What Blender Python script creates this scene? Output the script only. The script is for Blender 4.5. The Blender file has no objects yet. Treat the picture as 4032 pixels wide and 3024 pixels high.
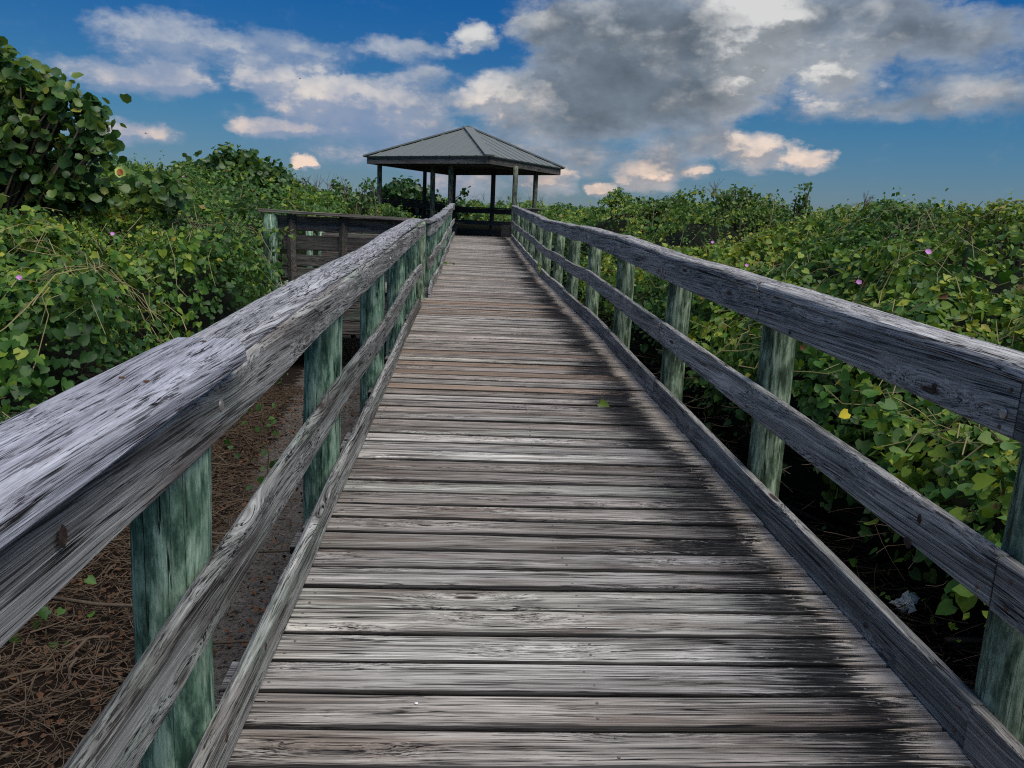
import bpy, bmesh, math, random
import numpy as np
from mathutils import Vector, Matrix, noise

random.seed(7); np.random.seed(7)
S = bpy.context.scene
COL = S.collection
R = math.radians

# ------------------------------------------------------------------ camera
cam_d = bpy.data.cameras.new('camera'); cam = bpy.data.objects.new('camera', cam_d); COL.objects.link(cam)
YAW, PITCH, ROLL = R(3.63), R(11.3), R(2.5)
fw = Vector((math.sin(YAW)*math.cos(PITCH), math.cos(YAW)*math.cos(PITCH), -math.sin(PITCH)))
rt = Vector((math.cos(YAW), -math.sin(YAW), 0)); up = rt.cross(fw)
r2 = rt*math.cos(ROLL) + up*math.sin(ROLL); u2 = -rt*math.sin(ROLL) + up*math.cos(ROLL)
cam.matrix_world = Matrix(((r2.x, u2.x, -fw.x, 0), (r2.y, u2.y, -fw.y, 0), (r2.z, u2.z, -fw.z, 0), (0, 0, 0, 1)))
cam_d.sensor_width = 36; cam_d.lens = 36*3050/4032; cam_d.clip_start = 0.05; cam_d.clip_end = 3000
S.camera = cam

# ------------------------------------------------------------------ light
SUN_EL, SUN_AZ = R(62), R(138)          # azimuth clockwise from +Y (the way the boardwalk runs)
sd = bpy.data.lights.new('sun', 'SUN'); sun = bpy.data.objects.new('sun', sd); COL.objects.link(sun)
sd.energy = 1.5; sd.angle = R(55); sd.color = (1.0, 0.93, 0.84)
to_sun = Vector((math.sin(SUN_AZ)*math.cos(SUN_EL), math.cos(SUN_AZ)*math.cos(SUN_EL), math.sin(SUN_EL)))
sun.rotation_euler = to_sun.to_track_quat('Z', 'Y').to_euler()
S.view_settings.view_transform = 'Standard'; S.view_settings.look = 'None'
S.view_settings.gamma = 1; S.view_settings.use_curve_mapping = False
S.view_settings.exposure = 1.3
S.cycles.pixel_filter_type = 'BLACKMAN_HARRIS'; S.cycles.filter_width = 1.15
S.cycles.use_denoising = False      # keeps the wood grain crisp
S.cycles.max_bounces = 5; S.cycles.diffuse_bounces = 2; S.cycles.glossy_bounces = 1; S.cycles.transmission_bounces = 2

# ------------------------------------------------------------------ node helper
class NT:
    def __init__(s, tree): s.t = tree; s.n = tree.nodes; s.l = tree.links
    def new(s, typ, **kw):
        n = s.n.new(typ)
        for k, v in kw.items(): setattr(n, k, v)
        return n
    def put(s, sock, v):
        if hasattr(v, 'is_output'): s.l.new(v, sock)
        elif v is not None: sock.default_value = v
    def m(s, op, a, b=None, c=None, clamp=False):
        n = s.new('ShaderNodeMath', operation=op, use_clamp=clamp)
        for i, v in enumerate((a, b, c)): s.put(n.inputs[i], v) if v is not None else None
        return n.outputs[0]
    def v(s, op, a, b=None, scale=None):
        n = s.new('ShaderNodeVectorMath', operation=op)
        s.put(n.inputs[0], a)
        if b is not None: s.put(n.inputs[1], b)
        if scale is not None: s.put(n.inputs['Scale'], scale)
        return n.outputs['Value'] if op in ('LENGTH', 'DISTANCE', 'DOT_PRODUCT') else n.outputs[0]
    def noise(s, vec, scale, detail=3, rough=0.5, dist=0, col=False):
        n = s.new('ShaderNodeTexNoise'); s.put(n.inputs['Vector'], vec)
        n.inputs['Scale'].default_value = scale; n.inputs['Detail'].default_value = detail
        n.inputs['Roughness'].default_value = rough; n.inputs['Distortion'].default_value = dist
        return n.outputs['Color' if col else 'Fac']
    def mul(s, vec, xyz): return s.v('MULTIPLY', vec, xyz)
    def ramp(s, fac, stops, interp='LINEAR'):
        n = s.new('ShaderNodeValToRGB'); e = n.color_ramp.elements; n.color_ramp.interpolation = interp
        while len(e) < len(stops): e.new(0.5)
        for el, (p, c) in zip(e, stops):
            el.position = p; el.color = (c, c, c, 1) if isinstance(c, (int, float)) else (*c, 1)
        s.put(n.inputs[0], fac); return n.outputs[0]
    def mix(s, fac, a, b, blend='MIX'):
        n = s.new('ShaderNodeMix', data_type='RGBA', blend_type=blend)
        s.put(n.inputs[0], fac)
        for k, v in ((6, a), (7, b)):
            s.put(n.inputs[k], (*v, 1) if isinstance(v, tuple) and len(v) == 3 else v)
        return n.outputs[2]
    def sstep(s, x, a, b):
        n = s.new('ShaderNodeMapRange', interpolation_type='SMOOTHSTEP')
        s.put(n.inputs[0], x); n.inputs[1].default_value = a; n.inputs[2].default_value = b
        return n.outputs[0]

# ------------------------------------------------------------------ sky
W = bpy.data.worlds.new('World'); S.world = W; W.use_nodes = True; W.cycles.sampling_method = 'NONE'
W.node_tree.nodes.clear(); w = NT(W.node_tree)
# cloud banks: azimuth, elevation, half widths (degrees), weight
CL = [(8.4,13.6,4.7,1.7,1.1,0.3),(12.1,11.3,6.2,2.6,1.3,0.12),(15,13.6,6,1.9,1.2,0.2),(8.7,9.8,4.4,1.8,1.2,0.1),(18.6,13,2.6,2.4,1.3,2),(10.7,8.1,5.4,1.2,1,0.15),(14.7,9.9,3.6,1.6,1,0.3),(17.8,9.6,2.5,1.3,1.1,1.1),
(24.3,13.9,4.8,1.6,1.1,0.35),(30.5,12.5,4.3,1.3,1,0.3),
(24.1,10.9,2.5,1.7,1,1.2),(32,9.3,4.3,1.3,0.7,0.3),
(25.8,8.4,4.8,0.6,0.5,0.4),(-20,10.9,3.6,1.2,0.9,0.55),(-22.2,8.3,3.8,0.9,0.8,0.6),(-19,8.6,1.7,0.8,0.7,0.5),(-12.6,11,3.6,0.8,0.7,0.5),(-14.4,9.3,1.8,1,0.8,0.5),(-10.8,8.5,2.8,1.3,1.1,1),(-5.5,8.4,4.2,1.2,0.9,0.55),
(2.2,9,2.6,1.3,1.1,1),(-13.6,6,2.4,0.5,0.9,0.7),(-8.3,6.9,6.4,0.9,0.6,0.45),(-0,12.7,1.4,0.75,1,0.9),(-4.9,11.6,2.9,0.6,0.8,0.6),(-3.3,10.2,1.9,0.5,0.7,0.35),(5.2,13.5,2.2,0.7,0.9,0.8),(12.6,4,2.1,0.8,1.1,1),(16.5,6.7,1.8,0.9,0.9,0.6),(19.7,5.8,1.8,1,1,1),
(23.2,5.3,1.4,0.6,1.1,1),(-11.6,3.9,0.7,0.4,1.2,1),(5.5,3.4,1.6,0.9,1,0.9),(-0.5,2.9,2.6,0.9,0.7,0.5),(9.4,3,1,0.35,1,0.8),(16.1,4.4,0.9,0.4,0.9,0.7),(-22.6,5,2.6,0.6,0.7,0.6),(1.4,5.2,11.4,1.4,0.75,0.35),(6.2,7.3,3.9,0.8,0.8,0.25),(14.1,5.7,1.9,0.8,0.6,0.25)]
G = bpy.data.node_groups.new('cloud_cover', 'ShaderNodeTree')
G.interface.new_socket('AE', in_out='INPUT', socket_type='NodeSocketVector')
G.interface.new_socket('D', in_out='OUTPUT', socket_type='NodeSocketFloat'); G.interface.new_socket('B', in_out='OUTPUT', socket_type='NodeSocketFloat')
g = NT(G); gi = g.new('NodeGroupInput'); go = g.new('NodeGroupOutput')
ae = gi.outputs[0]
wn = g.noise(g.mul(ae, (1, 1.6, 1)), 0.55, 5, 0.6, 0, True)
wv = g.v('MULTIPLY', g.v('SUBTRACT', wn, (0.5, 0.5, 0.5)), (3.2, 1.5, 0))
p = g.v('ADD', ae, wv)
tot = bri = None
for a, e, sa, se, wt, bw in CL:
    d = g.v('LENGTH', g.mul(g.v('SUBTRACT', p, (a, e, 0)), (1/(sa*1.55), 1/(se*1.6), 0)))
    b = g.m('MULTIPLY', g.m('SUBTRACT', 1.0, d, clamp=True), wt)
    tot = b if tot is None else g.m('ADD', tot, b)
    bri = g.m('MULTIPLY', b, bw) if bri is None else g.m('MULTIPLY_ADD', b, bw, bri)
bri = g.m('DIVIDE', bri, g.m('MAXIMUM', tot, 0.02))
sx = g.new('ShaderNodeSeparateXYZ'); g.put(sx.inputs[0], ae)
# beyond the view the sky goes on with the same kind of scattered cloud
az_out = g.m('MAXIMUM', g.sstep(g.m('ABSOLUTE', sx.outputs[0]), 33, 42), g.sstep(sx.outputs[1], 15.5, 19))
far = g.m('MULTIPLY', g.sstep(g.noise(g.mul(ae, (0.06, 0.1, 1)), 1.0, 4, 0.55), 0.46, 0.66), 0.8)
tot = g.m('ADD', tot, g.m('MULTIPLY', far, az_out))
fb = g.m('SUBTRACT', g.noise(g.mul(ae, (1, 1.9, 1)), 0.42, 8, 0.62), 0.5)
fine = g.m('SUBTRACT', g.noise(g.mul(ae, (1, 1.5, 1)), 1.7, 6, 0.6), 0.5)
Dn = g.m('ADD', g.m('ADD', g.m('DIVIDE', g.m('MULTIPLY', tot, 1.5), g.m('MULTIPLY_ADD', tot, 0.45, 1.0)), g.m('MULTIPLY', fb, 0.80)), g.m('MULTIPLY', fine, 0.26))
g.put(go.inputs[0], Dn); g.put(go.inputs[1], bri)
tc = w.new('ShaderNodeTexCoord')
sp = w.new('ShaderNodeSeparateXYZ'); w.put(sp.inputs[0], w.v('NORMALIZE', tc.outputs['Generated']))
az = w.m('MULTIPLY', w.m('ARCTAN2', sp.outputs[0], sp.outputs[1]), 57.2958)
el = w.m('MULTIPLY', w.m('ARCSINE', sp.outputs[2]), 57.2958)
cb = w.new('ShaderNodeCombineXYZ'); w.put(cb.inputs[0], az); w.put(cb.inputs[1], el)
def cover(vec):
    n = w.new('ShaderNodeGroup'); n.node_tree = G; w.put(n.inputs[0], vec); return n.outputs
D0, BR = cover(cb.outputs[0]); D1 = cover(w.v('ADD', cb.outputs[0], (-0.45, 0.6, 0)))[0]
alpha = w.m('MULTIPLY', w.sstep(D0, 0.02, 0.75), 0.96)
lit = w.sstep(w.m('SUBTRACT', D0, D1), -0.12, 0.22)
thick = w.sstep(D0, 0.35, 1.5)
nish = w.new('ShaderNodeTexSky', sky_type='NISHITA'); nish.sun_disc = False
nish.sun_elevation = SUN_EL; nish.sun_rotation = SUN_AZ; nish.dust_density = 0.6; nish.ozone_density = 2.0; nish.air_density = 1.0
tint = w.ramp(w.m('DIVIDE', el, 60), [(0.0, (0.30, 0.335, 0.45)), (0.05, (0.24, 0.34, 0.46)), (0.12, (0.15, 0.35, 0.50)), (0.24, (0.05, 0.30, 0.58)), (1, (0.07, 0.31, 0.60))])
skyc = w.mix(1.0, nish.outputs[0], tint, 'MULTIPLY')
warm = w.sstep(el, 12, 3)
shade = w.mix(thick, (2.1, 2.55, 3.2), (1.2, 1.48, 1.8))
sn = w.noise(w.mul(cb.outputs[0], (1, 1.7, 1)), 0.30, 6, 0.58)
shade = w.v('SCALE', shade, scale=w.m('MULTIPLY_ADD', sn, 1.3, 0.32))
shade = w.mix(w.sstep(az, 4, -8), shade, (1.6, 2.3, 3.6))
bright = w.mix(warm, (5.6, 5.6, 5.5), (7.4, 5.7, 4.6))
lump = w.sstep(w.noise(w.mul(cb.outputs[0], (1, 1.4, 1)), 0.26, 7, 0.55), 0.36, 0.74)
lf = w.m('MULTIPLY', w.m('MULTIPLY_ADD', BR, 1.2, w.m('MULTIPLY_ADD', lump, 0.75, -0.55)), w.m('MULTIPLY_ADD', lit, 0.75, 0.25), clamp=True)
cc = w.mix(lf, shade, bright)
final = w.mix(alpha, skyc, cc)
bg = w.new('ShaderNodeBackground'); w.put(bg.inputs[0], final); bg.inputs[1].default_value = 0.05
wo = w.new('ShaderNodeOutputWorld'); w.l.new(bg.outputs[0], wo.inputs[0])

# ------------------------------------------------------------------ materials
def mat(name):
    m = bpy.data.materials.new(name); m.use_nodes = True; m.node_tree.nodes.clear()
    n = NT(m.node_tree); b = n.new('ShaderNodeBsdfPrincipled'); o = n.new('ShaderNodeOutputMaterial')
    n.l.new(b.outputs[0], o.inputs[0]); b.inputs['Specular IOR Level'].default_value = 0.25
    return m, n, b
def bump(n, b, h, dist, strength=1.0):
    bp = n.new('ShaderNodeBump'); bp.inputs['Distance'].default_value = dist; bp.inputs['Strength'].default_value = strength
    n.put(bp.inputs['Height'], h); n.l.new(bp.outputs[0], b.inputs['Normal'])

def wood(name, tones, dark, crack=0.55, stain=False, knots=1.0, contrast=1.0, moss=None, brown=None):
    """weathered board; grain runs along local x"""
    m, n, b = mat(name)
    tco = n.new('ShaderNodeTexCoord'); oi = n.new('ShaderNodeObjectInfo')
    dvn = n.new('ShaderNodeRGB'); dvn.outputs[0].default_value = (*dark, 1); dark_v = dvn.outputs[0]
    rnd = oi.outputs['Random']
    off = n.new('ShaderNodeCombineXYZ')
    n.put(off.inputs[0], n.m('MULTIPLY', rnd, 91.0)); n.put(off.inputs[1], n.m('MULTIPLY', rnd, 37.0)); n.put(off.inputs[2], n.m('MULTIPLY', rnd, 53.0))
    P = n.v('ADD', tco.outputs['Object'], off.outputs[0])
    # knots push the grain aside
    vo = n.new('ShaderNodeTexVoronoi', feature='F1'); n.put(vo.inputs['Vector'], n.mul(P, (1.6, 7.5, 7.5))); vo.inputs['Scale'].default_value = 1.0
    kd = vo.outputs['Distance']
    kpull = n.m('MULTIPLY', n.m('EXPONENT', n.m('MULTIPLY', n.m('MULTIPLY', kd, kd), -14.0)), 0.035*knots)
    lowc = n.v('SUBTRACT', n.noise(n.mul(P, (1.1, 5, 5)), 1.0, 2, 0.5, 0, True), (0.5, 0.5, 0.5))
    G1 = n.v('ADD', P, n.mul(lowc, (0.0, 0.022, 0.022)))
    cv = n.new('ShaderNodeCombineXYZ'); n.put(cv.inputs[1], kpull); n.put(cv.inputs[2], kpull)
    G1 = n.v('ADD', G1, cv.outputs[0])
    broad = n.noise(n.mul(G1, (0.7, 28, 28)), 1.0, 3, 0.55)
    grain = n.noise(n.mul(G1, (0.8, 135, 135)), 1.0, 5, 0.7)
    fibre = n.noise(n.mul(G1, (5.0, 330, 330)), 1.0, 3, 0.6)
    patch = n.noise(n.mul(P, (2.0, 4.5, 4.5)), 1.0, 4, 0.6)
    crk = n.noise(n.mul(G1, (0.4, 52, 52)), 1.0, 3, 0.6)
    crk = n.m('ABSOLUTE', n.m('SUBTRACT', crk, 0.5))
    crack_m = n.m('MULTIPLY', n.sstep(crk, 0.022, 0.006), n.sstep(n.noise(n.mul(P, (3.0, 26, 26)), 1.0, 2, 0.5), 0.60-crack*0.25, 0.70-crack*0.22))
    knot = n.sstep(kd, 0.115 if knots > 1 else 0.085, 0.05)
    k_ring = n.m('MULTIPLY', n.sstep(kd, 0.2, 0.1), n.sstep(kd, 0.05, 0.09))
    val = n.m('ADD', n.m('MULTIPLY', broad, 0.34), n.m('ADD', n.m('MULTIPLY', grain, 0.52), n.m('MULTIPLY', fibre, 0.23)))
    val = n.m('ADD', n.m('MULTIPLY', n.m('SUBTRACT', val, 0.545), 4.1*contrast), 0.68)
    tone = n.ramp(n.m('FRACT', n.m('MULTIPLY', rnd, 17.31)), [(i/max(1, len(tones)-1), c) for i, c in enumerate(tones)])
    tone = n.mix(n.sstep(patch, 0.42, 0.68), tone, n.mix(0.5, tone, tones[len(tones)//2]))
    if brown: tone = n.mix(n.m('MULTIPLY', n.sstep(n.noise(n.mul(P, (0.8, 9, 9)), 1.0, 3, 0.6), 0.52, 0.66), 0.75), tone, brown)
    if moss: tone = n.mix(n.m('MULTIPLY', n.sstep(n.noise(n.mul(P, (1.3, 7, 7)), 1.3, 4, 0.6), 0.50, 0.66), 0.6), tone, moss)
    if stain:
        gw = n.new('ShaderNodeNewGeometry'); sw = n.new('ShaderNodeSeparateXYZ'); n.put(sw.inputs[0], gw.outputs['Position'])
        tone = n.mix(n.m('MULTIPLY', n.sstep(sw.outputs[1], 3.6, 5.6), n.m('MULTIPLY', n.sstep(broad, 0.35, 0.6), 0.42)), tone, (0.47, 0.385, 0.32))
    bright_f = n.m('MULTIPLY_ADD', n.m('FRACT', n.m('MULTIPLY', rnd, 7.77)), 0.62, 0.70)
    tone = n.v('SCALE', tone, scale=bright_f)
    colr = n.mix(n.m('MULTIPLY', val, 1.0, clamp=True), dark, tone)
    colr = n.mix(n.m('MULTIPLY', n.sstep(val, 0.75, 1.25), 0.35), colr, n.v('SCALE', tone, scale=1.7))
    colr = n.mix(n.m('MULTIPLY', k_ring, 0.45), colr, n.v('SCALE', tone, scale=1.35))
    colr = n.mix(knot, colr, (0.055, 0.035, 0.025))
    ln = n.noise(n.mul(G1, (0.7, 215, 215)), 1.0, 3, 0.75)
    lines = n.m('MULTIPLY', n.sstep(ln, 0.44, 0.395), n.sstep(n.noise(n.mul(P, (1.4, 16, 16)), 1.0, 3, 0.6), 0.36, 0.52))
    colr = n.mix(n.m('MULTIPLY', lines, 0.92), colr, n.v('SCALE', dark_v, scale=0.55))
    hl = n.m('MULTIPLY', n.sstep(ln, 0.56, 0.66), 0.30)
    colr = n.mix(hl, colr, n.v('SCALE', tone, scale=1.6))
    colr = n.mix(crack_m, colr, (0.006, 0.006, 0.007))
    if stain:   # grime and gap shade both painted into the joints: lower sides and arrises
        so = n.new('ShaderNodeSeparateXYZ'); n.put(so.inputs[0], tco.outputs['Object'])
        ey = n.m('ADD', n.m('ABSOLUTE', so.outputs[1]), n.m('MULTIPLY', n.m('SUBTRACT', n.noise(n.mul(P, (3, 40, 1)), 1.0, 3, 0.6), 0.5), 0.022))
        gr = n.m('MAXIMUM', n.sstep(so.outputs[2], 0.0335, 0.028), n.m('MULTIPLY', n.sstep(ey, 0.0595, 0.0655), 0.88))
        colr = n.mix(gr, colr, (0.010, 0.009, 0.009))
    if stain:
        ge = n.new('ShaderNodeNewGeometry'); ss = n.new('ShaderNodeSeparateXYZ'); n.put(ss.inputs[0], ge.outputs['Position'])
        wx, wy = ss.outputs[0], ss.outputs[1]
        # black mildew: rag-ended band short of the right kerb, bleached strip next to it
        cw = n.new('ShaderNodeCombineXYZ'); n.put(cw.inputs[0], n.m('MULTIPLY', wx, 2.0)); n.put(cw.inputs[1], n.m('MULTIPLY', wy, 1.1))
        edge = n.m('SUBTRACT', n.noise(cw.outputs[0], 1.0, 4, 0.6), 0.5)
        perb = n.m('SUBTRACT', n.m('FRACT', n.m('MULTIPLY', rnd, 29.7)), 0.5)
        rag = n.m('SUBTRACT', grain, 0.5)
        inner = n.m('ADD', n.m('ADD', wx, n.m('MULTIPLY', edge, 0.55)), n.m('ADD', n.m('MULTIPLY', perb, 0.28), n.m('ADD', n.m('MULTIPLY', rag, 0.9), n.m('MULTIPLY', n.m('SUBTRACT', ln, 0.5), -0.7))))
        outer = n.m('ADD', n.m('ADD', wx, n.m('MULTIPLY', perb, 0.05)), n.m('ADD', n.m('MULTIPLY', rag, 0.55), n.m('MULTIPLY', edge, 0.15)))
        bl = n.m('MULTIPLY', n.sstep(inner, 0.90, 1.02), n.sstep(outer, 1.235, 1.19))
        spk = n.sstep(n.noise(n.mul(P, (16, 120, 120)), 1.0, 4, 0.7), 0.33, 0.44)
        bl = n.m('MULTIPLY', bl, n.m('MAXIMUM', spk, n.sstep(inner, 1.02, 1.16)))
        bl = n.m('MULTIPLY', bl, n.m('MULTIPLY_ADD', n.sstep(fibre, 0.66, 0.5), 0.2, 0.8))
        colr = n.mix(n.m('MULTIPLY', n.sstep(outer, 1.19, 1.235), 0.55), colr, n.mix(n.sstep(val, 0.0, 0.8), (0.24, 0.20, 0.16), (0.78, 0.68, 0.56)))
        colr = n.mix(n.m('MULTIPLY', bl, 0.97), colr, (0.006, 0.007, 0.008))
        # old screw-line / damp marks on the left
    n.put(b.inputs['Base Color'], colr); b.inputs['Roughness'].default_value = 0.85
    h = n.m('SUBTRACT', n.m('ADD', n.m('MULTIPLY', grain, 0.8), n.m('MULTIPLY', fibre, 0.35)), n.m('MULTIPLY', n.m('MAXIMUM', crack_m, lines), 0.8))
    h = n.m('SUBTRACT', h, n.m('MULTIPLY', knot, 0.3))
    bump(n, b, h, 0.006, 0.9)
    return m

M = {}
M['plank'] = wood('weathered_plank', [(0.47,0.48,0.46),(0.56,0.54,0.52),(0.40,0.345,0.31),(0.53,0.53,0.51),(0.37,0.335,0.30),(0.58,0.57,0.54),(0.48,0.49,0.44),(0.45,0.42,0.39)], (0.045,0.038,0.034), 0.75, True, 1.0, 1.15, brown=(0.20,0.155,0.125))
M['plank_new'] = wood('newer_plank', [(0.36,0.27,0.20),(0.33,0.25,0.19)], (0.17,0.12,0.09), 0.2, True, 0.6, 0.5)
M['rail_r'] = wood('blue_grey_rail_wood', [(0.40,0.385,0.36),(0.44,0.42,0.385),(0.36,0.355,0.33)], (0.06,0.058,0.055), 0.35, False, 1.3, 1.2, moss=(0.21,0.24,0.21))
M['rail_l'] = wood('grey_green_rail_wood', [(0.37,0.385,0.365),(0.40,0.40,0.385),(0.36,0.38,0.345)], (0.045,0.042,0.04), 0.6, False, 1.2, 1.1, moss=(0.24,0.30,0.25), brown=(0.13,0.105,0.09))
M['cap_l'] = wood('silvered_cap_wood', [(0.36,0.365,0.385),(0.34,0.345,0.36),(0.37,0.375,0.39)], (0.05,0.05,0.065), 0.9, False, 0.35, 0.85)
M['rail_lm'] = wood('streaked_rail_wood', [(0.37,0.385,0.365),(0.38,0.39,0.37)], (0.045,0.042,0.04), 0.8, False, 1.2, 1.1, moss=(0.24,0.30,0.25), brown=(0.07,0.05,0.042))
M['cap_n'] = wood('lavender_grey_cap_wood', [(0.43,0.45,0.51),(0.43,0.45,0.51)], (0.07,0.06,0.08), 0.45, False, 0.3, 0.75)
M['cap_r'] = wood('blue_grey_cap_wood', [(0.41,0.41,0.41),(0.44,0.44,0.43)], (0.04,0.045,0.06), 0.8, False, 0.5, 0.9)
M['brown_board'] = wood('brown_weathered_board', [(0.17,0.145,0.13),(0.20,0.18,0.165),(0.15,0.15,0.13)], (0.03,0.027,0.024), 0.5, False, 1.0, 1.0, moss=(0.09,0.14,0.10))
M['dark_board'] = wood('dark_grey_board', [(0.085,0.08,0.078),(0.11,0.105,0.10)], (0.015,0.014,0.013), 0.4, False, 1.0, 0.9)  # darkest board tone, used for stringers, soffit, beams, benches and rear parts

def postmat(name, light, mid, dark, rust=0.25):
    m, n, b = mat(name)
    tco = n.new('ShaderNodeTexCoord'); oi = n.new('ShaderNodeObjectInfo'); rnd = oi.outputs['Random']
    off = n.new('ShaderNodeCombineXYZ'); n.put(off.inputs[0], n.m('MULTIPLY', rnd, 31.0)); n.put(off.inputs[1], n.m('MULTIPLY', rnd, 17.0)); n.put(off.inputs[2], n.m('MULTIPLY', rnd, 71.0))
    P = n.v('ADD', tco.outputs['Object'], off.outputs[0])
    lowc = n.v('SUBTRACT', n.noise(n.mul(P, (7, 7, 2.2)), 1.0, 2, 0.5, 0, True), (0.5, 0.5, 0.5))
    Q = n.v('ADD', P, n.mul(lowc, (0.045, 0.045, 0.0)))
    patch = n.noise(n.mul(Q, (20, 20, 6.0)), 1.0, 6, 0.7)
    rings = n.noise(n.mul(Q, (13, 13, 1.4)), 1.0, 2, 0.5)
    rings = n.m('PINGPONG', n.m('MULTIPLY', rings, 11.0), 1.0)
    streak = n.noise(n.mul(Q, (80, 80, 6.5)), 1.0, 5, 0.7)
    v = n.m('ADD', n.m('MULTIPLY', n.sstep(patch, 0.36, 0.62), 0.62), n.m('MULTIPLY', n.m('MULTIPLY', rings, streak), 0.6))
    colr = n.ramp(v, [(0.08, dark), (0.42, mid), (0.78, light), (1.0, tuple(min(1, c*1.35) for c in light))])
    colr = n.v('SCALE', colr, scale=n.m('MULTIPLY_ADD', streak, 1.7, 0.15))
    crk = n.m('ABSOLUTE', n.m('SUBTRACT', n.noise(n.mul(P, (30, 30, 0.7)), 1.0, 3, 0.6), 0.5))
    cm = n.m('MULTIPLY', n.sstep(crk, 0.013, 0.003), n.sstep(n.noise(n.mul(P, (9, 9, 2.0)), 1.0, 1), 0.42, 0.52))
    vo = n.new('ShaderNodeTexVoronoi', feature='F1'); n.put(vo.inputs['Vector'], n.mul(P, (7, 7, 3.0))); vo.inputs['Scale'].default_value = 1
    knot = n.sstep(vo.outputs['Distance'], 0.10, 0.06)
    colr = n.mix(n.m('MULTIPLY', knot, rust*3, clamp=True), colr, (0.10, 0.05, 0.03))
    colr = n.mix(cm, colr, (0.006, 0.009, 0.008))
    n.put(b.inputs['Base Color'], colr); b.inputs['Roughness'].default_value = 0.8
    bump(n, b, n.m('SUBTRACT', streak, n.m('MULTIPLY', cm, 1.2)), 0.006, 0.8)
    return m
M['post_l'] = postmat('green_treated_post', (0.29,0.42,0.31), (0.11,0.205,0.14), (0.024,0.062,0.044), 0.05)
M['post_r'] = postmat('pale_green_treated_post', (0.30,0.39,0.27), (0.115,0.175,0.11), (0.035,0.055,0.032), 0.25)
M['post_p'] = postmat('pavilion_post_wood', (0.19,0.22,0.16), (0.10,0.11,0.085), (0.035,0.04,0.03))

def plain(name, col, rough=0.6, metal=0.0, var=0.25, scale=8, bmp=0.0):
    m, n, b = mat(name); tco = n.new('ShaderNodeTexCoord')
    f = n.noise(tco.outputs['Object'], scale, 5, 0.6)
    n.put(b.inputs['Base Color'], n.v('SCALE', n.mix(0.0, col, col), scale=n.m('MULTIPLY_ADD', f, var*2, 1-var)))
    b.inputs['Roughness'].default_value = rough; b.inputs['Metallic'].default_value = metal
    if bmp: bump(n, b, f, bmp)
    return m
M['roof'] = plain('grey_green_metal_roofing', (0.165,0.185,0.18), 0.5, 0.0, 0.12, 3)
M['rib'] = plain('roof_rib_metal', (0.20,0.225,0.215), 0.45, 0.0, 0.1, 5)
M['galv'] = plain('galvanised_bolt', (0.42,0.38,0.34), 0.45, 0.6, 0.6, 90)
M['rusty'] = plain('rusty_screw', (0.16,0.09,0.06), 0.6, 0.3, 0.5, 200)
M['screw'] = plain('steel_screw', (0.35,0.33,0.30), 0.4, 0.7, 0.4, 200)
M['paper'] = plain('white_paper', (0.75,0.80,0.85), 0.7, 0, 0.15, 30, 0.004)
M['bird'] = plain('dark_feather', (0.02,0.02,0.02), 0.8)
M['knot'] = plain('rusty_brown_knot', (0.055,0.036,0.028), 0.8, 0, 0.8, 90, 0.004)
M['hole'] = plain('dark_hole', (0.01,0.009,0.008), 0.9)

def leafmat(name, c_dark, c_mid, c_light, rough=0.5, trans=0.28):
    m, n, b = mat(name); m.node_tree.nodes.remove([x for x in n.n if x.type == 'OUTPUT_MATERIAL'][0])
    at = n.new('ShaderNodeAttribute', attribute_name='tint'); t = at.outputs['Fac']
    ge = n.new('ShaderNodeNewGeometry')
    mott = n.noise(ge.outputs['Position'], 60, 2, 0.5)
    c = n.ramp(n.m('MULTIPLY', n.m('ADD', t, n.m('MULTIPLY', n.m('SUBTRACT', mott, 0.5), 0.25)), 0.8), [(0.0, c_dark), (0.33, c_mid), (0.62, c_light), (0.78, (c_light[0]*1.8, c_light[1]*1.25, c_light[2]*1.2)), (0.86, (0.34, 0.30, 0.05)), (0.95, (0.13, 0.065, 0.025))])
    c = n.mix(n.m('MULTIPLY', ge.outputs['Backfacing'], 0.4), c, (0.13, 0.19, 0.08))
    n.put(b.inputs['Base Color'], c); b.inputs['Roughness'].default_value = rough; b.inputs['Specular IOR Level'].default_value = 0.35
    tr = n.new('ShaderNodeBsdfTranslucent'); n.put(tr.inputs[0], n.v('MULTIPLY', c, (1.5, 1.5, 0.6)))
    mx = n.new('ShaderNodeMixShader'); mx.inputs[0].default_value = trans
    n.l.new(b.outputs[0], mx.inputs[1]); n.l.new(tr.outputs[0], mx.inputs[2])
    o = n.new('ShaderNodeOutputMaterial'); n.l.new(mx.outputs[0], o.inputs[0])
    return m
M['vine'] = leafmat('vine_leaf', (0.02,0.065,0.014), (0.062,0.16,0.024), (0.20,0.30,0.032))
M['grape'] = leafmat('sea_grape_leaf', (0.014,0.048,0.016), (0.045,0.115,0.03), (0.15,0.23,0.045), 0.35)
M['shrub'] = leafmat('shrub_leaf', (0.018,0.055,0.014), (0.055,0.14,0.028), (0.16,0.25,0.05))
M['bark'] = plain('grey_brown_bark', (0.10,0.08,0.06), 0.9, 0, 0.5, 25, 0.01)
M['twig'] = plain('dead_twig', (0.115,0.085,0.06), 0.9, 0, 0.6, 12)
M['stem'] = plain('pale_vine_stem', (0.24,0.21,0.10), 0.8, 0, 0.6, 6)
M['litter'] = plain('dry_leaf_litter', (0.11,0.055,0.03), 0.8, 0, 0.7, 7)
M['flower'] = plain('pink_petal', (0.58,0.26,0.58), 0.6, 0, 0.1)
M['yellow_leaf'] = plain('yellow_leaf', (0.75,0.62,0.05), 0.5, 0, 0.15, 20)
M['pale_leaf'] = plain('pale_yellow_green_leaf', (0.42,0.50,0.13), 0.5, 0, 0.1)
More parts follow.
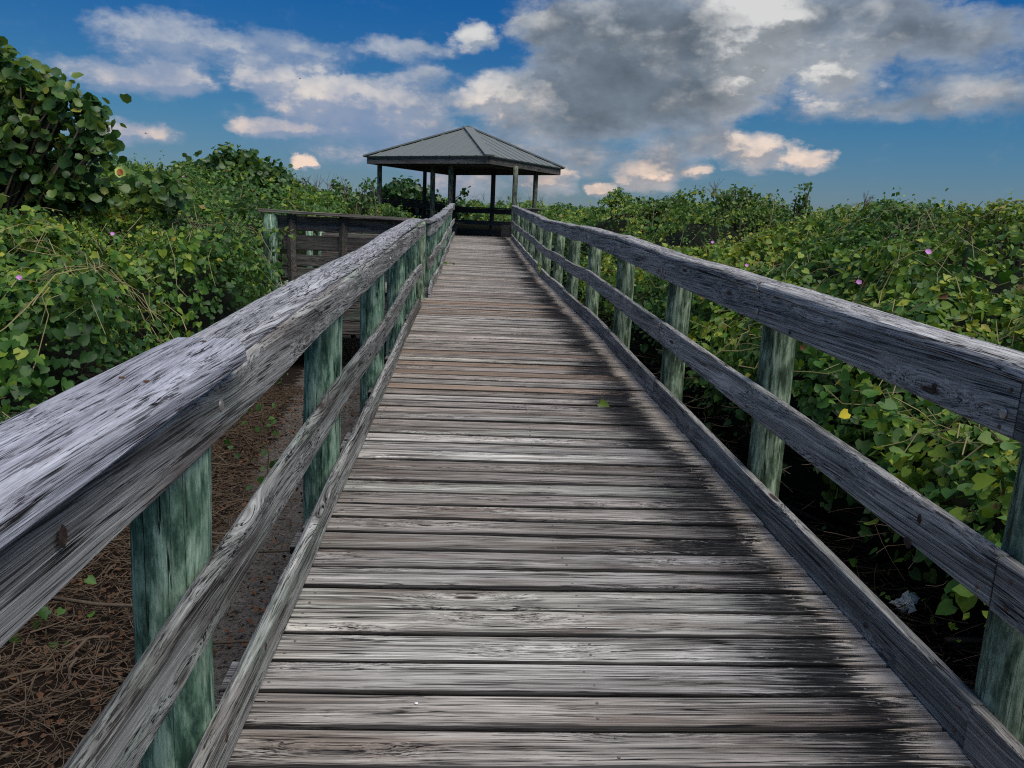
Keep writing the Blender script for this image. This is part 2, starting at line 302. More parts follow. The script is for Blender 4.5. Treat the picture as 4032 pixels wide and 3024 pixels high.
M['rust_leaf'] = plain('rust_brown_blotch', (0.33,0.09,0.02), 0.6, 0, 0.3, 30)
M['core'] = plain('light_block_core', (0.006,0.010,0.004), 0.95, 0, 0.7, 6, 0.05)  # near-black colour of the added light-blocking sheet under the leaves
m, n, b = mat('sandy_ground')
ge = n.new('ShaderNodeNewGeometry'); P = ge.outputs['Position']
big = n.noise(P, 1.3, 5, 0.6); fn = n.noise(P, 14, 6, 0.7); gr = n.noise(P, 120, 3, 0.6)
sand = n.mix(gr, (0.17,0.155,0.14), (0.36,0.33,0.30))
lit_ = n.mix(fn, (0.008,0.005,0.004), (0.05,0.03,0.02))
sxx = n.new('ShaderNodeSeparateXYZ'); n.put(sxx.inputs[0], P)
near = n.sstep(n.m('ABSOLUTE', n.m('ADD', n.m('ADD', sxx.outputs[0], 0.55), n.m('MULTIPLY', sxx.outputs[1], 0.11))), 0.75, 0.25)
msk = n.sstep(n.m('ADD', n.m('ADD', n.m('MULTIPLY', near, 0.55), n.m('MULTIPLY', big, 0.5)), n.m('MULTIPLY', fn, 0.75)), 0.98, 1.08)
spk = n.sstep(n.noise(P, 38, 5, 0.7), 0.53, 0.60); sand = n.mix(n.m('MULTIPLY', spk, 0.85), sand, (0.03, 0.022, 0.018))
sand = n.v('SCALE', sand, scale=n.m('MULTIPLY_ADD', n.noise(P, 5, 4, 0.6), 1.1, 0.4))
n.put(b.inputs['Base Color'], n.mix(msk, lit_, sand)); b.inputs['Roughness'].default_value = 0.95
bump(n, b, n.m('ADD', n.m('MULTIPLY', n.noise(P, 9, 5, 0.6), 2.0), gr), 0.06)
M['ground'] = m

# ------------------------------------------------------------------ object helpers
def tag(o, label=None, cat=None, group=None, kind=None):
    for k, v in (('label', label), ('category', cat), ('group', group), ('kind', kind)):
        if v: o[k] = v
    return o
def empty(name, loc, label, cat, group=None):
    o = bpy.data.objects.new(name, None); COL.objects.link(o); o.location = loc
    return tag(o, label, cat, group)
def link(name, me, parent=None, loc=(0,0,0), rot=(0,0,0), world=True):
    o = bpy.data.objects.new(name, me); COL.objects.link(o)
    if parent:
        o.parent = parent
        if world: loc = Vector(loc) - pw(parent)
    o.location = loc; o.rotation_euler = rot
    return o
def pw(o):
    v = Vector(o.location)
    return v + pw(o.parent) if o.parent else v
def mesh_np(name, verts, faces, material, tint=None, smooth=False):
    """faces: (n,k) int array, k constant"""
    me = bpy.data.meshes.new(name); V = np.asarray(verts, np.float32); Fc = np.asarray(faces, np.int32)
    me.vertices.add(len(V)); me.vertices.foreach_set('co', V.ravel())
    k = Fc.shape[1]; me.loops.add(Fc.size); me.loops.foreach_set('vertex_index', Fc.ravel())
    me.polygons.add(len(Fc)); me.polygons.foreach_set('loop_start', np.arange(0, Fc.size, k, dtype=np.int32))
    me.polygons.foreach_set('loop_total', np.full(len(Fc), k, np.int32))
    if smooth: me.polygons.foreach_set('use_smooth', np.ones(len(Fc), bool))
    if tint is not None:
        a = me.attributes.new('tint', 'FLOAT', 'POINT'); a.data.foreach_set('value', np.asarray(tint, np.float32))
    me.materials.append(material); me.update(calc_edges=True)
    return me
def bm_mesh(name, bm, material, smooth=False):
    me = bpy.data.meshes.new(name); bmesh.ops.recalc_face_normals(bm, faces=bm.faces[:]); bm.to_mesh(me); bm.free()
    if smooth:
        for f in me.polygons: f.use_smooth = True
    me.materials.append(material); return me

def board_mesh(name, L, wd, ht, material, zf=None, yf=None, step=0.3, bev=0.006, wob=0.0015, seed=0, end_round=0.0, tip=0.0, roundtop=False):
    """board along local x from 0..L; width (y) centred, z from 0 (bottom) to ht. zf(x), yf(x): offset of the line."""
    n = max(2, int(math.ceil(L/step))+1); rg = random.Random(seed); bm = bmesh.new(); rings = []
    bt = bev*(2.2 if roundtop else 1)
    h = wd/2
    sec = [(-h+bev,0),(h-bev,0),(h,bev),(h,ht-bt),(h-bt*.35,ht-bt*.35),(h-bt,ht),(-h+bt,ht),(-h+bt*.35,ht-bt*.35),(-h,ht-bt),(-h,bev)]
    for i in range(n):
        x = L*i/(n-1); zz = zf(x) if zf else 0; yy = yf(x) if yf else 0
        e = max(0, 1-min(x, L-x)/0.012) if i in (0, n-1) else 0
        ring = []
        for (y, z) in sec:
            s = 1
            if tip and i == n-1 : z = z*(1-tip)
            ring.append(bm.verts.new((x, y*s+yy+rg.uniform(-wob, wob), z+zz+rg.uniform(-wob, wob))))
        rings.append(ring)
    k = len(sec)
    for a, b2 in zip(rings, rings[1:]):
        for j in range(k): bm.faces.new((a[j], a[(j+1)%k], b2[(j+1)%k], b2[j]))
    bm.faces.new(rings[0][::-1]); bm.faces.new(rings[-1])
    return bm_mesh(name, bm, material)

def tube(bm, pts, rads, k=6, cap=True):
    pts = [Vector(p) for p in pts]; rings = []
    for i, p in enumerate(pts):
        d = (pts[min(i+1, len(pts)-1)] - pts[max(i-1, 0)]).normalized()
        a = d.cross(Vector((0.3, 0.1, 1))).normalized() if abs(d.z) < 0.95 else d.cross(Vector((1, 0, 0))).normalized()
        c = d.cross(a)
        rings.append([bm.verts.new(p + (a*math.cos(2*math.pi*j/k) + c*math.sin(2*math.pi*j/k))*rads[i]) for j in range(k)])
    for r0, r1 in zip(rings, rings[1:]):
        for j in range(k): bm.faces.new((r0[j], r0[(j+1)%k], r1[(j+1)%k], r1[j]))
    if cap: bm.faces.new(rings[0]); bm.faces.new(rings[-1])

# ------------------------------------------------------------------ deck profile
DEV = [(-3,0),(5,0),(7,.012),(8.3,.010),(10.5,-.035),(13.8,-.082),(17,-.062),(20.6,-.052),(24.4,-.03),(40,0)]
def deck_z(y):
    d = 0
    for (a, da), (b2, db) in zip(DEV, DEV[1:]):
        if a <= y <= b2:
            t = (y-a)/(b2-a); t = t*t*(3-2*t); d = da+(db-da)*t; break
    return -1.338 + 0.044465*y + d
XR, XL, XL2 = 1.303, -0.525, -0.475
GROUND_Z = -1.95

# ------------------------------------------------------------------ ground
def ground_h(x, y):
    r = 0.06*noise.noise(Vector((x*.5, y*.5, 0)))
    rise = max(0, min(1, (y-16)/22)) * 1.5 + max(0, min(1, (abs(x-0.3)-3)/6))*0.9
    if y > 400: rise *= 0.4
    return GROUND_Z + r + rise
ys = [-12,-6,-2,-1] + [i*0.5 for i in range(0, 60)] + [32,35,40,46,55,70,100,160,300,700,1500]
xs = [-1500,-500,-150,-60,-30,-18,-12,-9,-7,-5.5]+[-4.5+i*.5 for i in range(0, 21)]+[7,9,12,18,30,60,150,500,1500]
V = [(x, y, ground_h(x, y) if abs(x) < 60 else -1.95) for y in ys for x in xs]
nx = len(xs); Fq = [(j*nx+i, j*nx+i+1, (j+1)*nx+i+1, (j+1)*nx+i) for j in range(len(ys)-1) for i in range(nx-1)]
gobj = link('ground', mesh_np('ground', V, Fq, M['ground'], smooth=True)); tag(gobj, 'sandy ground strewn with brown litter under the boardwalk', kind='structure')

# ------------------------------------------------------------------ boardwalk deck
walk = empty('boardwalk', (0, 0, deck_z(0)), 'long weathered grey plank boardwalk ramping up to the pavilion', 'boardwalk')
PL = []
for k in range(12):
    rg = random.Random(100+k); bow = rg.uniform(-.011, -.002); cup = rg.uniform(-.0015, .0015); L = 1.98 + rg.uniform(-.03, .03)
    yf = (lambda b3, LL: (lambda x: b3*(1-((2*x/LL-1)**2))))(bow, L)
    zf = (lambda s3: (lambda x: 0.0018*math.sin(x*2.1+s3)))(k)
    PL.append((L, yf, zf, bow))
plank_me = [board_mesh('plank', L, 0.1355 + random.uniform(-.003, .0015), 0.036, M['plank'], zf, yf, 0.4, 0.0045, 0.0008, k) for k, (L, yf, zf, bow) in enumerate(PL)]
plank_new = []
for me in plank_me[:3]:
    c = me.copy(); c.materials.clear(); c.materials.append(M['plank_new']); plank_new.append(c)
bmS = bmesh.new()
for yy in (0,):
    c = bmesh.ops.create_cone(bmS, cap_ends=True, segments=8, radius1=.0045, radius2=.004, depth=.002)
    bmesh.ops.translate(bmS, verts=c['verts'], vec=(0, yy, .001))
screw_me = bm_mesh('screw', bmS, M['screw'])
y = -0.9; k = 0; SL = math.atan(0.0445)
NEWB = (5.28, 5.72, 5.15, 6.3)
while y < 24.55:
    rg = random.Random(k*31+5)
    new = any(abs(y-q) < 0.075 for q in (5.35, 5.70, 6.45, 6.1)) or (7.5 < y < 10 and rg.random() < 0.25)
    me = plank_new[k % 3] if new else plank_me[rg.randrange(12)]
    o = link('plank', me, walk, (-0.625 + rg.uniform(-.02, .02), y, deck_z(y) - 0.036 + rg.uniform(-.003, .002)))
    slope = math.atan((deck_z(y+.1)-deck_z(y-.1))/.2)
    o.rotation_euler = (slope + rg.gauss(0, .012), rg.gauss(0, .0009), rg.gauss(0, .0018))
    if y < 5:
        for sx_ in (0.13, 1.02, 1.80):
            for sy_ in (-.036, .030): link('screw', screw_me, o, (sx_ + rg.uniform(-.014, .014), sy_ + rg.uniform(-.008, .004), 0.0362), world=False)
    y += 0.1447 + rg.gauss(0, 0.0009); k += 1
for xs_ in (-0.45, 0.37, 1.2):
    o = link('stringer', board_mesh('stringer', 25.6, 0.05, 0.22, M['dark_board'], lambda s: deck_z(-1+s)-deck_z(0)-.30 , None, 0.8), walk, (xs_, -1, deck_z(0)), (0, 0, math.pi/2))

# ------------------------------------------------------------------ railings
def run_board(name, parent, x, y0, y1, h0, thick, ht, material, xf=None, hf=None, seed=0, **kw):
    """board along +y on the deck profile; x = centre of thickness, h0 = bottom above deck"""
    zb = deck_z(y0)
    me = board_mesh(name, y1-y0, thick, ht, material, lambda s: deck_z(y0+s)-zb + h0 + (hf(y0+s) if hf else 0), (lambda s: -(xf(y0+s))) if xf else None, seed=seed, **kw)
    return link(name, me, parent, (x, y0, zb), (0, 0, math.pi/2))
def post_mesh(name, r, h, material, seed=0, k=14, square=False):
    rg = random.Random(seed); bm = bmesh.new(); n = 9; rings = []
    for i in range(n):
        z = h*i/(n-1); rr = r*(1+rg.uniform(-.02, .02)); ring = []
        for j in range(k):
            a = 2*math.pi*j/k
            if square:
                q = 1/max(abs(math.cos(a+math.pi/4+.0)), abs(math.sin(a+math.pi/4))) * .93
            else: q = 1 + 0.03*math.sin(3*a+seed) - (0.05 if j % 7 == 3 else 0)
            ring.append(bm.verts.new((rr*q*math.cos(a) + .004*math.sin(i+seed), rr*q*math.sin(a), z)))
        rings.append(ring)
    for a, b2 in zip(rings, rings[1:]):
        for j in range(k): bm.faces.new((a[j], a[(j+1)%k], b2[(j+1)%k], b2[j]))
    bm.faces.new(rings[0][::-1]); bm.faces.new(rings[-1])
    return bm_mesh(name, bm, material, smooth=not square)
def add_post(parent, x, y, top, r, material, seed, bottom=None, lean=(0, 0), square=False, k=14):
    b_ = ground_h(x, y) - .15 if bottom is None else bottom
    o = link('post', post_mesh('post', r, top-b_, material, seed, k, square), parent, (x, y, b_), (lean[0], lean[1], random.Random(seed).uniform(0, 6) if not square else 0))
    return o
bmB = bmesh.new()
c = bmesh.ops.create_uvsphere(bmB, u_segments=12, v_segments=6, radius=.0135)
for v_ in bmB.verts: v_.co.x *= .42
bolt_me = bm_mesh('bolt', bmB, M['galv'], True)
bmB = bmesh.new()
c = bmesh.ops.create_cone(bmB, cap_ends=True, segments=8, radius1=.005, radius2=.005, depth=.003); bmesh.ops.rotate(bmB, verts=bmB.verts[:], matrix=Matrix.Rotation(math.pi/2, 3, 'Y'))
nail_me = bm_mesh('nail', bmB, M['rusty'])
bmB = bmesh.new(); bmesh.ops.create_cone(bmB, cap_ends=True, segments=8, radius1=.006, radius2=.005, depth=.003)
capscrew_me = bm_mesh('screw', bmB, M['screw'])

def on_board(me, name, board, x, y, z):
    """a fastener as child of a board (board rotated 90 deg about z)"""
    o = bpy.data.objects.new(name, me); COL.objects.link(o); o.parent = board
    wpos = Vector((x, y, z)) - pw(board); o.location = (wpos.y, -wpos.x, wpos.z); o.rotation_euler = (0, 0, -math.pi/2)
    return o

T = 0.038
# --- right railing
rr_ = empty('right_railing', (XR+.05, 0, deck_z(0)), 'blue-grey timber railing on pale green posts along the right edge of the boardwalk', 'railing')
rr_.name = 'railing'
def segs(cuts): return list(zip(cuts, cuts[1:]))
wig = lambda a, f, ph: (lambda y: a*math.sin(f*y+ph) + a*.6*math.sin(2.3*f*y+ph*2))
rposts = [-0.1,1.71,3.42,5.14,6.97,8.71,10.52,12.26,14.0,15.75,17.5,19.25,21.0,22.7,24.3]
for i, yp in enumerate(rposts):
    add_post(rr_, XR+T+.083+random.uniform(-.004,.004), yp, deck_z(yp)+.955, .081+random.uniform(-.003,.004), M['post_r'], 40+i, lean=(random.uniform(-.008,.008), random.uniform(-.01,.01)))
boards_r = {}
for nm, cuts, h0, th, ht, mt, sd_ in (('fascia_board', [-1.5,1.708,5.14,10.54,15.78,21.0,24.45], .822, T, .138, 'rail_r', 1),
                               ('middle_board', [-1.5,1.688,5.112,10.5,15.75,21.0,24.5], .400, T, .140, 'rail_r', 2),
                               ('kick_board', [-1.5,1.69,5.16,10.5,15.7,21.0,24.55], .0, T, .136, 'rail_r', 3)):
    for j, (a, b2) in enumerate(segs(cuts)):
        wx = wig(.006 if a > 5 else .002, 1.3, j+sd_)
        o = run_board(nm, rr_, XR+T/2 + (.002 if j % 2 else 0), a+.003, b2-.003, h0, th, ht, M[mt], wx, wig(.004 if a > 5 else .0015, 1.7, j*2+sd_), seed=j+sd_*10)
        boards_r[(nm, j)] = o
for j, (a, b2) in enumerate(segs([-1.5, 3.40, 6.96, 12.26, 17.5, 24.5])):
    o = run_board('cap_board', rr_, XR-.006+.072, a+.002, b2-.002, .962, .145, .040, M['cap_r'], wig(.006 if a > 3 else 0.001, 1.1, j), wig(.004 if a > 3 else .001, 1.9, j), seed=60+j, bev=.007, roundtop=True)
    for yy in np.arange(max(a, 1.2)+.25, min(b2, 9), .62):
        on_board(capscrew_me, 'screw', o, XR+.03+random.uniform(0, .08), yy, deck_z(yy)+1.0035)
for yp, j in ((1.66,0),(1.75,1),(3.40,1),(5.10,1),(5.18,2),(6.97,2),(8.71,2)):
    bd = boards_r[('fascia_board', j)]
    on_board(bolt_me, 'bolt', bd, XR-.003, yp, deck_z(yp)+.875)
    for dz in (.84, .935): on_board(nail_me, 'nail', bd, XR-.001, yp+random.uniform(-.012, .012), deck_z(yp)+dz)
for yp, j in ((1.64,0),(1.74,1),(3.42,1),(5.07,1),(5.15,2),(6.97,2)):
    for nm, zz in (('middle_board', (.43, .50)), ('kick_board', (.03, .10))):
        for dz in zz: on_board(nail_me, 'nail', boards_r[(nm, j)], XR-.001, yp+random.uniform(-.012, .012), deck_z(yp)+dz)

# --- left railing, near section
lr = empty('railing', (XL-.05, 0, deck_z(0)), 'grey timber railing with wide silvery cap, near left side of the boardwalk', 'railing')
for i, yp in enumerate([-0.2, 1.645, 3.45, 5.34, 7.12, 8.72]):
    add_post(lr, XL-T-.083, yp, deck_z(yp)+.925, .084+random.uniform(-.003,.004), M['post_l'], 140+i, lean=(random.uniform(-.008,.008), (-.012 if i == 1 else random.uniform(-.008,.008))))
boards_l = {}
for nm, cuts, h0, th, ht, sd_ in (('fascia_board', [-1.5, 9.64], .792, T, .140, 4), ('middle_board', [-1.5,3.04,6.45,9.22], .372, T, .140, 5), ('kick_board', [-1.5,3.25,7.10,9.06], 0, T, .135, 6)):
    for j, (a, b2) in enumerate(segs(cuts)):
        hf = (lambda y, q=nm: (.0 if q != 'fascia_board' else .018*max(0, (y-6)/3.6) + .012*math.exp(-((y-2.9)/.8)**2) - .006*math.sin(y*.9)))
        if nm == 'middle_board': hf = lambda y: .014*math.sin(y*1.15-.9) - (.016 if y > 4.5 else 0)
        o = run_board(nm, lr, XL-T/2, a+.003, b2-.003, h0, th, ht, M['rail_l'], wig(.004, 1.4, j+sd_), hf, seed=j+sd_*10, tip=(.45 if nm == 'kick_board' and j == 2 else 0), bev=.008, roundtop=True)
        boards_l[(nm, j)] = o
        if nm == 'middle_board' and j == 0: o.data.materials[0] = M['rail_lm']
        if nm == 'kick_board' and j == 2: o.data.materials[0] = M['brown_board']; tag(o, 'short brown kick board with a sloping cut end')
def caphf(y): return .022*max(0, min(1, (y-4.6)/1.6)) + .018*max(0, (y-7)/2.6)**2 - .004*math.sin(y*1.3)
o = run_board('cap_board', lr, XL-.052, -1.5, 1.748, .934, .176, .060, M['cap_n'], None, None, seed=71, bev=.011, roundtop=True, step=.15)
on_cap = o
o2 = run_board('cap_board', lr, XL-.090, 1.762, 9.66, .924, .152, .040, M['cap_l'], wig(.007, .9, 2), caphf, seed=72, bev=.010, roundtop=True, step=.2)
for yy, xx in ((1.70,-.57),(1.69,-.66),(1.36,-.60),(1.34,-.55),(1.0,-.63)): on_board(nail_me, 'nail', on_cap, XL-.07+(xx+.6), yy, deck_z(yy)+.995).rotation_euler = (0, math.pi/2, 0)
for yy in (1.85,2.6,3.3,4.0,4.9,5.6): on_board(nail_me, 'nail', o2, XL-.03, yy, deck_z(yy)+.973+caphf(yy)).rotation_euler = (0, math.pi/2, 0)
for yp in (1.645, 3.45, 5.34, 7.12):
    on_board(bolt_me, 'bolt', boards_l[('fascia_board', 0)], XL+.002, yp+.02, deck_z(yp)+.865)
    for dz in (.82, .905): on_board(nail_me, 'nail', boards_l[('fascia_board', 0)], XL+.001, yp+.02, deck_z(yp)+dz)

# knots one can pick out on the nearest boards
def knot_mesh(a, b2, seed):
    rg = random.Random(seed); bm = bmesh.new(); k = 14; rings = []
    for (f, hx) in ((1.0, .0004), (.72, .0026), (.5, .0012)):
        rings.append([bm.verts.new((hx, a*f*(1+rg.uniform(-.12,.12))*math.cos(2*math.pi*j/k), b2*f*(1+rg.uniform(-.12,.12))*math.sin(2*math.pi*j/k))) for j in range(k)])
    c = bm.verts.new((.0002, 0, 0))
    for r0, r1 in zip(rings, rings[1:]):
        for j in range(k): bm.faces.new((r0[j], r0[(j+1)%k], r1[(j+1)%k], r1[j]))
    for j in range(k): bm.faces.new((rings[2][j], rings[2][(j+1)%k], c))
    return bm_mesh('knot', bm, M['knot'])
def knot(board, x, y, z, a, b2, right, seed):
    on_board(knot_mesh(a, b2, seed), 'knot', board, x, y, z).rotation_euler = (0, 0, -math.pi/2 + (math.pi if right else 0))
for bd, y_, z_, a, b2 in (('fascia_board',.997,-.425,.011,.016),('fascia_board',2.125,-.594,.008,.006),('middle_board',1.092,-.821,.011,.009),('middle_board',1.51,-.781,.008,.006),('kick_board',1.986,-1.157,.010,.013),('kick_board',1.633,-1.185,.010,.012)):
    knot(boards_l[(bd, 0)], XL+.0012, y_, z_, a, b2, False, int(y_*100))
for bd, j, y_, z_, a, b2 in (('middle_board',1,2.05,-.844,.020,.016),('middle_board',1,2.012,-.757,.010,.015),('fascia_board',1,2.037,-.38,.011,.012),('kick_board',1,2.206,-1.192,.010,.008),('fascia_board',1,3.03,-.36,.009,.008)):
    knot(boards_r[(bd, j)], XR-.0012, y_, z_, a, b2, True, int(y_*100))

# --- left railing, far section (set a board's thickness further in)
lr2 = empty('railing', (XL2-.05, 10, deck_z(10)), 'wavy grey timber railing on crowded green posts, far left section ending at the pavilion', 'railing')
add_post(lr2, -.605, 9.83, deck_z(9.8)+.97, .078, M['post_r'], 250)
for i, yp in enumerate([11.45,13.2,14.95,16.7,18.45,20.2,21.95,23.6]):
    add_post(lr2, XL2-T-.083+.002*i, yp, deck_z(yp)+.93, .082, M['post_l'], 251+i)
in2 = lambda y: .03*(y-10)/14
for nm, cuts, h0, ht, sd_ in (('fascia_board', [10.02,15.3,20.2,24.45], .800, .135, 7), ('middle_board', [9.95,13.2,18.4,24.45], .385, .14, 8), ('kick_board', [10.12,13.3,18.5,24.4], .0, .135, 9)):
    for j, (a, b2) in enumerate(segs(cuts)):
        ww = wig(.010, 1.2, j+sd_)
        o = run_board(nm, lr2, XL2-T/2, a+.003, b2-.003, h0, T, ht, M['rail_l'], lambda y, w_=ww: in2(y)+w_(y), wig(.008, 1.5, j*2+sd_), seed=j+sd_*10)
for j, (a, b2) in enumerate(segs([9.92, 12.6, 17.6, 24.5])):
    run_board('cap_board', lr2, XL2-.062, a, b2-.004, .938, .15, .04, M['cap_l'], lambda y: in2(y)+.008*math.sin(y*1.3), wig(.010, 1.3, j+1), seed=80+j, bev=.009, roundtop=True)

# ------------------------------------------------------------------ side platform left of the boardwalk at y = 10
def cross_board(name, parent, x0, x1, y, z, th, ht, material, seed=0, dz=0, **kw):
    L = math.hypot(x1-x0, 0); me = board_mesh(name, L, th, ht, material, lambda s: dz*s/L, None, seed=seed, **kw)
    return link(name, me, parent, (x0, y, z))
sp_ = empty('railing', (-1.6, 10.1, deck_z(10)), 'brown-grey side railing with a long flat cap beside vines, left of the boardwalk', 'railing')
cross_board('cap_board', sp_, -2.60, -.66, 10.02, .075, .15, .04, M['brown_board'], 301, -.035)
cross_board('fascia_board', sp_, -2.42, -.68, 10.12, -.135, T, .185, M['brown_board'], 302)
cross_board('middle_board', sp_, -2.33, -.68, 10.12, -.375, T, .185, M['brown_board'], 303)
cross_board('lower_board', sp_, -2.35, -.68, 10.12, -.575, T, .14, M['brown_board'], 304)
cross_board('lower_board', sp_, -2.35, -.68, 10.12, -.735, T, .14, M['brown_board'], 305)
add_post(sp_, -2.47, 10.03, .055, .088, M['post_l'], 310)
for i, xx in enumerate((-2.22, -1.58, -.95)): add_post(sp_, xx, 10.07, .06 if i else .065, .042, M['brown_board'], 320+i, bottom=-1.0, square=True, k=12)
deck2 = empty('side_deck', (-1.6, 11.5, -1.0), 'low plank side deck behind the side railing, left of the boardwalk', 'deck')
for i in range(21): 
    o = link('plank', plank_me[i % 12], deck2, (-2.63, 10.2+i*.146, -.91)); 
for i, (zz, hh) in enumerate(((-1.10, .185), (-1.262, .155), (-1.44, .17))):
    cross_board('rim_board', deck2, -2.5, -.68, 10.16, zz, T, hh, M['brown_board'], 330+i)
fr = empty('railing', (-1.6, 13.2, -.9), 'low brown railing at the far side of the side deck', 'railing')
for i, (zz, hh) in enumerate(((-.31, .12), (-.62, .14))): cross_board('rail_board', fr, -2.4, -.7, 13.1+.02*i, zz, T, hh, M['brown_board'], 340+i, .02)
for i, xx in enumerate((-2.62, -2.42, -1.9, -1.2)): add_post(fr, xx, 13.2, -.16, .06 if i < 2 else .04, M['post_l'] if i < 2 else M['brown_board'], 345+i)

# ------------------------------------------------------------------ pavilion
PA, PB, PC, PD = [Vector(v) for v in ((-3.39,26.63,0), (.534,24.25,0), (3.10,27.63,0), (-.81,30.48,0))]
PCt = (PA+PB+PC+PD)/4; ZE = 1.90; FLOOR = deck_z(24.3)-.0
pav = empty('pavilion', (PCt.x, PCt.y, FLOOR), 'open timber pavilion with a low grey metal hip roof at the end of the boardwalk', 'pavilion')
corners = [PA, PB, PC, PD]
apex = Vector((PCt.x, PCt.y, 3.30)); ZT = ZE+.235
def quad_mesh(name, pts, material, th=.03):
    bm = bmesh.new(); n = len(pts); nrm = (Vector(pts[1])-Vector(pts[0])).cross(Vector(pts[2])-Vector(pts[0])).normalized()
    t_ = [bm.verts.new(p) for p in pts]; b_ = [bm.verts.new(Vector(p)-nrm*th) for p in pts]
    bm.faces.new(t_); bm.faces.new(b_[::-1])
    for i in range(n): bm.faces.new((t_[i], b_[i], b_[(i+1)%n], t_[(i+1)%n]))
    return bm_mesh(name, bm, material)
def rel(v): return Vector(v)-Vector((PCt.x, PCt.y, FLOOR))
def barmesh(name, a, b_, wd, ht, material, upv=Vector((0, 0, 1))):
    a, b_ = Vector(a), Vector(b_); d = (b_-a).normalized(); s = d.cross(upv).normalized(); u = s.cross(d)
    bm = bmesh.new(); vs = []
    for p in (a, b_):
        for (i, j) in ((-1, 0), (1, 0), (1, 1), (-1, 1)): vs.append(bm.verts.new(p + s*wd/2*i + u*ht*j))
    for f in ((0,1,2,3),(7,6,5,4),(0,4,5,1),(1,5,6,2),(2,6,7,3),(3,7,4,0)): bm.faces.new([vs[i] for i in f])
    return bm_mesh(name, bm, material)
for i in range(4):
    a, b_ = corners[i], corners[(i+1)%4]
    out = ((a+b_)/2 - PCt).normalized()
    ea, eb = [c + (c-PCt).normalized()*.13 for c in (a, b_)]
    A3, B3 = Vector((ea.x, ea.y, ZT)), Vector((eb.x, eb.y, ZT))
    panel = link('roof_panel', quad_mesh('roof_panel', [rel(A3), rel(B3), rel(apex)], M['roof']), pav, (0,0,0), world=False)
    # ribs run from eave to hip
    L = (B3-A3).length; d = (B3-A3)/L; mid = (A3+B3)/2; sl = apex-mid
    nr = 10
    for k in range(1, nr):
        t_ = k/nr; p0 = A3 + d*(L*t_); f = 1-abs(2*t_-1)
        p1 = p0 + sl*f*.985
        nrm = d.cross(sl).normalized(); nrm = nrm if nrm.z > 0 else -nrm
        link('roof_rib', barmesh('roof_rib', rel(p0+nrm*.001), rel(p1+nrm*.001), 0.05, .014, M['rib'], nrm), panel, (0,0,0), world=False)
    link('hip_cap', barmesh('hip_cap', rel(A3 + Vector((0,0,-.012))), rel(apex+Vector((0,0,-.02))), .30, .045, M['roof']), pav, (0,0,0), world=False)
    # fascia and corrugated eave trim
    fa = Vector((a.x, a.y, ZE)); L2 = (b_-a).length
    ang = math.atan2((b_-a).y, (b_-a).x)
    link('fascia', board_mesh('fascia', L2, .04, .175, M['brown_board'], None, None, seed=400+i), pav, fa, (0, 0, ang))
    link('eave_trim', board_mesh('eave_trim', L2, .03, .035, M['rib'], lambda s: .004*math.sin(s*22), None, step=.1, seed=410+i), pav, fa+Vector((0,0,.183))+out*.02, (0, 0, ang))
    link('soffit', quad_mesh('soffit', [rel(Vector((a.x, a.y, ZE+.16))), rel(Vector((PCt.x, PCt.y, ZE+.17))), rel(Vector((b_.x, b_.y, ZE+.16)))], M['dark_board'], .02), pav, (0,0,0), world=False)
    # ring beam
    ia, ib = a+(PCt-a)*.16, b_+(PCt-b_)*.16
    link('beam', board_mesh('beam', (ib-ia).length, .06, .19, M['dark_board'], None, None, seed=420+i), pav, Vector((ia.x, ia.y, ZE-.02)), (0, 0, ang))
link('roof_finial', quad_mesh('roof_finial', [rel(apex+Vector((-.14,-.14,-.02))), rel(apex+Vector((.14,-.14,-.02))), rel(apex+Vector((.14,.14,-.02))), rel(apex+Vector((-.14,.14,-.02)))], M['roof'], .05), pav, (0,0,0), world=False)
PP = [(1544,26.6),(1723,26.3),(1780,25.5),(2031,25.2),(2116,27.0),(1949,28.6),(1796,29.3),(1690,29.6)]
# x positions measured along each side of the roof
PXY = [(-3.02,26.95),(-1.22,26.35),(-.62,25.55),(1.42,25.2),(2.22,27.05),(.83,28.75),(-.60,29.35),(-1.66,29.4)]
for i, (px_, py_) in enumerate(PXY):
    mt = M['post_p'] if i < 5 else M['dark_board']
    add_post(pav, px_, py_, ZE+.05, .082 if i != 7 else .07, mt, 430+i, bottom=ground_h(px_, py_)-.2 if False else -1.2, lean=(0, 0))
# floor planks inside
for i in range(32):
    yy = 24.65 + i*.146
    t_ = (yy-24.25)/6.2
    x0 = max(-3.3 + max(0, (yy-26.6))*.66, -3.3 + max(0, 26.6-yy)*1.65); x1 = min(1.0+(yy-24.25)*.75, 3.0 - max(0, yy-27.6)*1.35)
    if x1-x0 > .4:
        cross_board('floor_plank', pav, x0, x1, yy, FLOOR-.04, .14, .036, M['plank'], 450+i)
def rail_between(parent, p, q, zs, mt, seed, cap=True):
    p, q = Vector(p), Vector(q); ang = math.atan2(q.y-p.y, q.x-p.x); L = (q.xy-p.xy).length; dz = q.z-p.z
    for k, (nm, zo, th, ht) in enumerate(zs):
        me = board_mesh(nm, L, th, ht, mt, lambda s: dz*s/L, None, seed=seed+k)
        link(nm, me, parent, (p.x, p.y, p.z+zo), (0, 0, ang))
ZS = (('cap_board', -.04, .15, .04), ('fascia_board', -.215, .04, .17), ('middle_board', -.62, .04, .15), ('kick_board', -.96, .04, .17))
back = empty('railing', (.3, 29.2, FLOOR), 'dark shaded timber railing across the back of the pavilion', 'railing')
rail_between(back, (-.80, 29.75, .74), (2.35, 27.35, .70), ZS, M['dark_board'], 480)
rsd = empty('railing', (2.2, 26.2, FLOOR), 'short grey railing at the right-hand side of the pavilion, half sunk in vines', 'railing')
rail_between(rsd, (1.45, 25.1, .66), (2.45, 27.0, .74), ZS, M['brown_board'], 490)
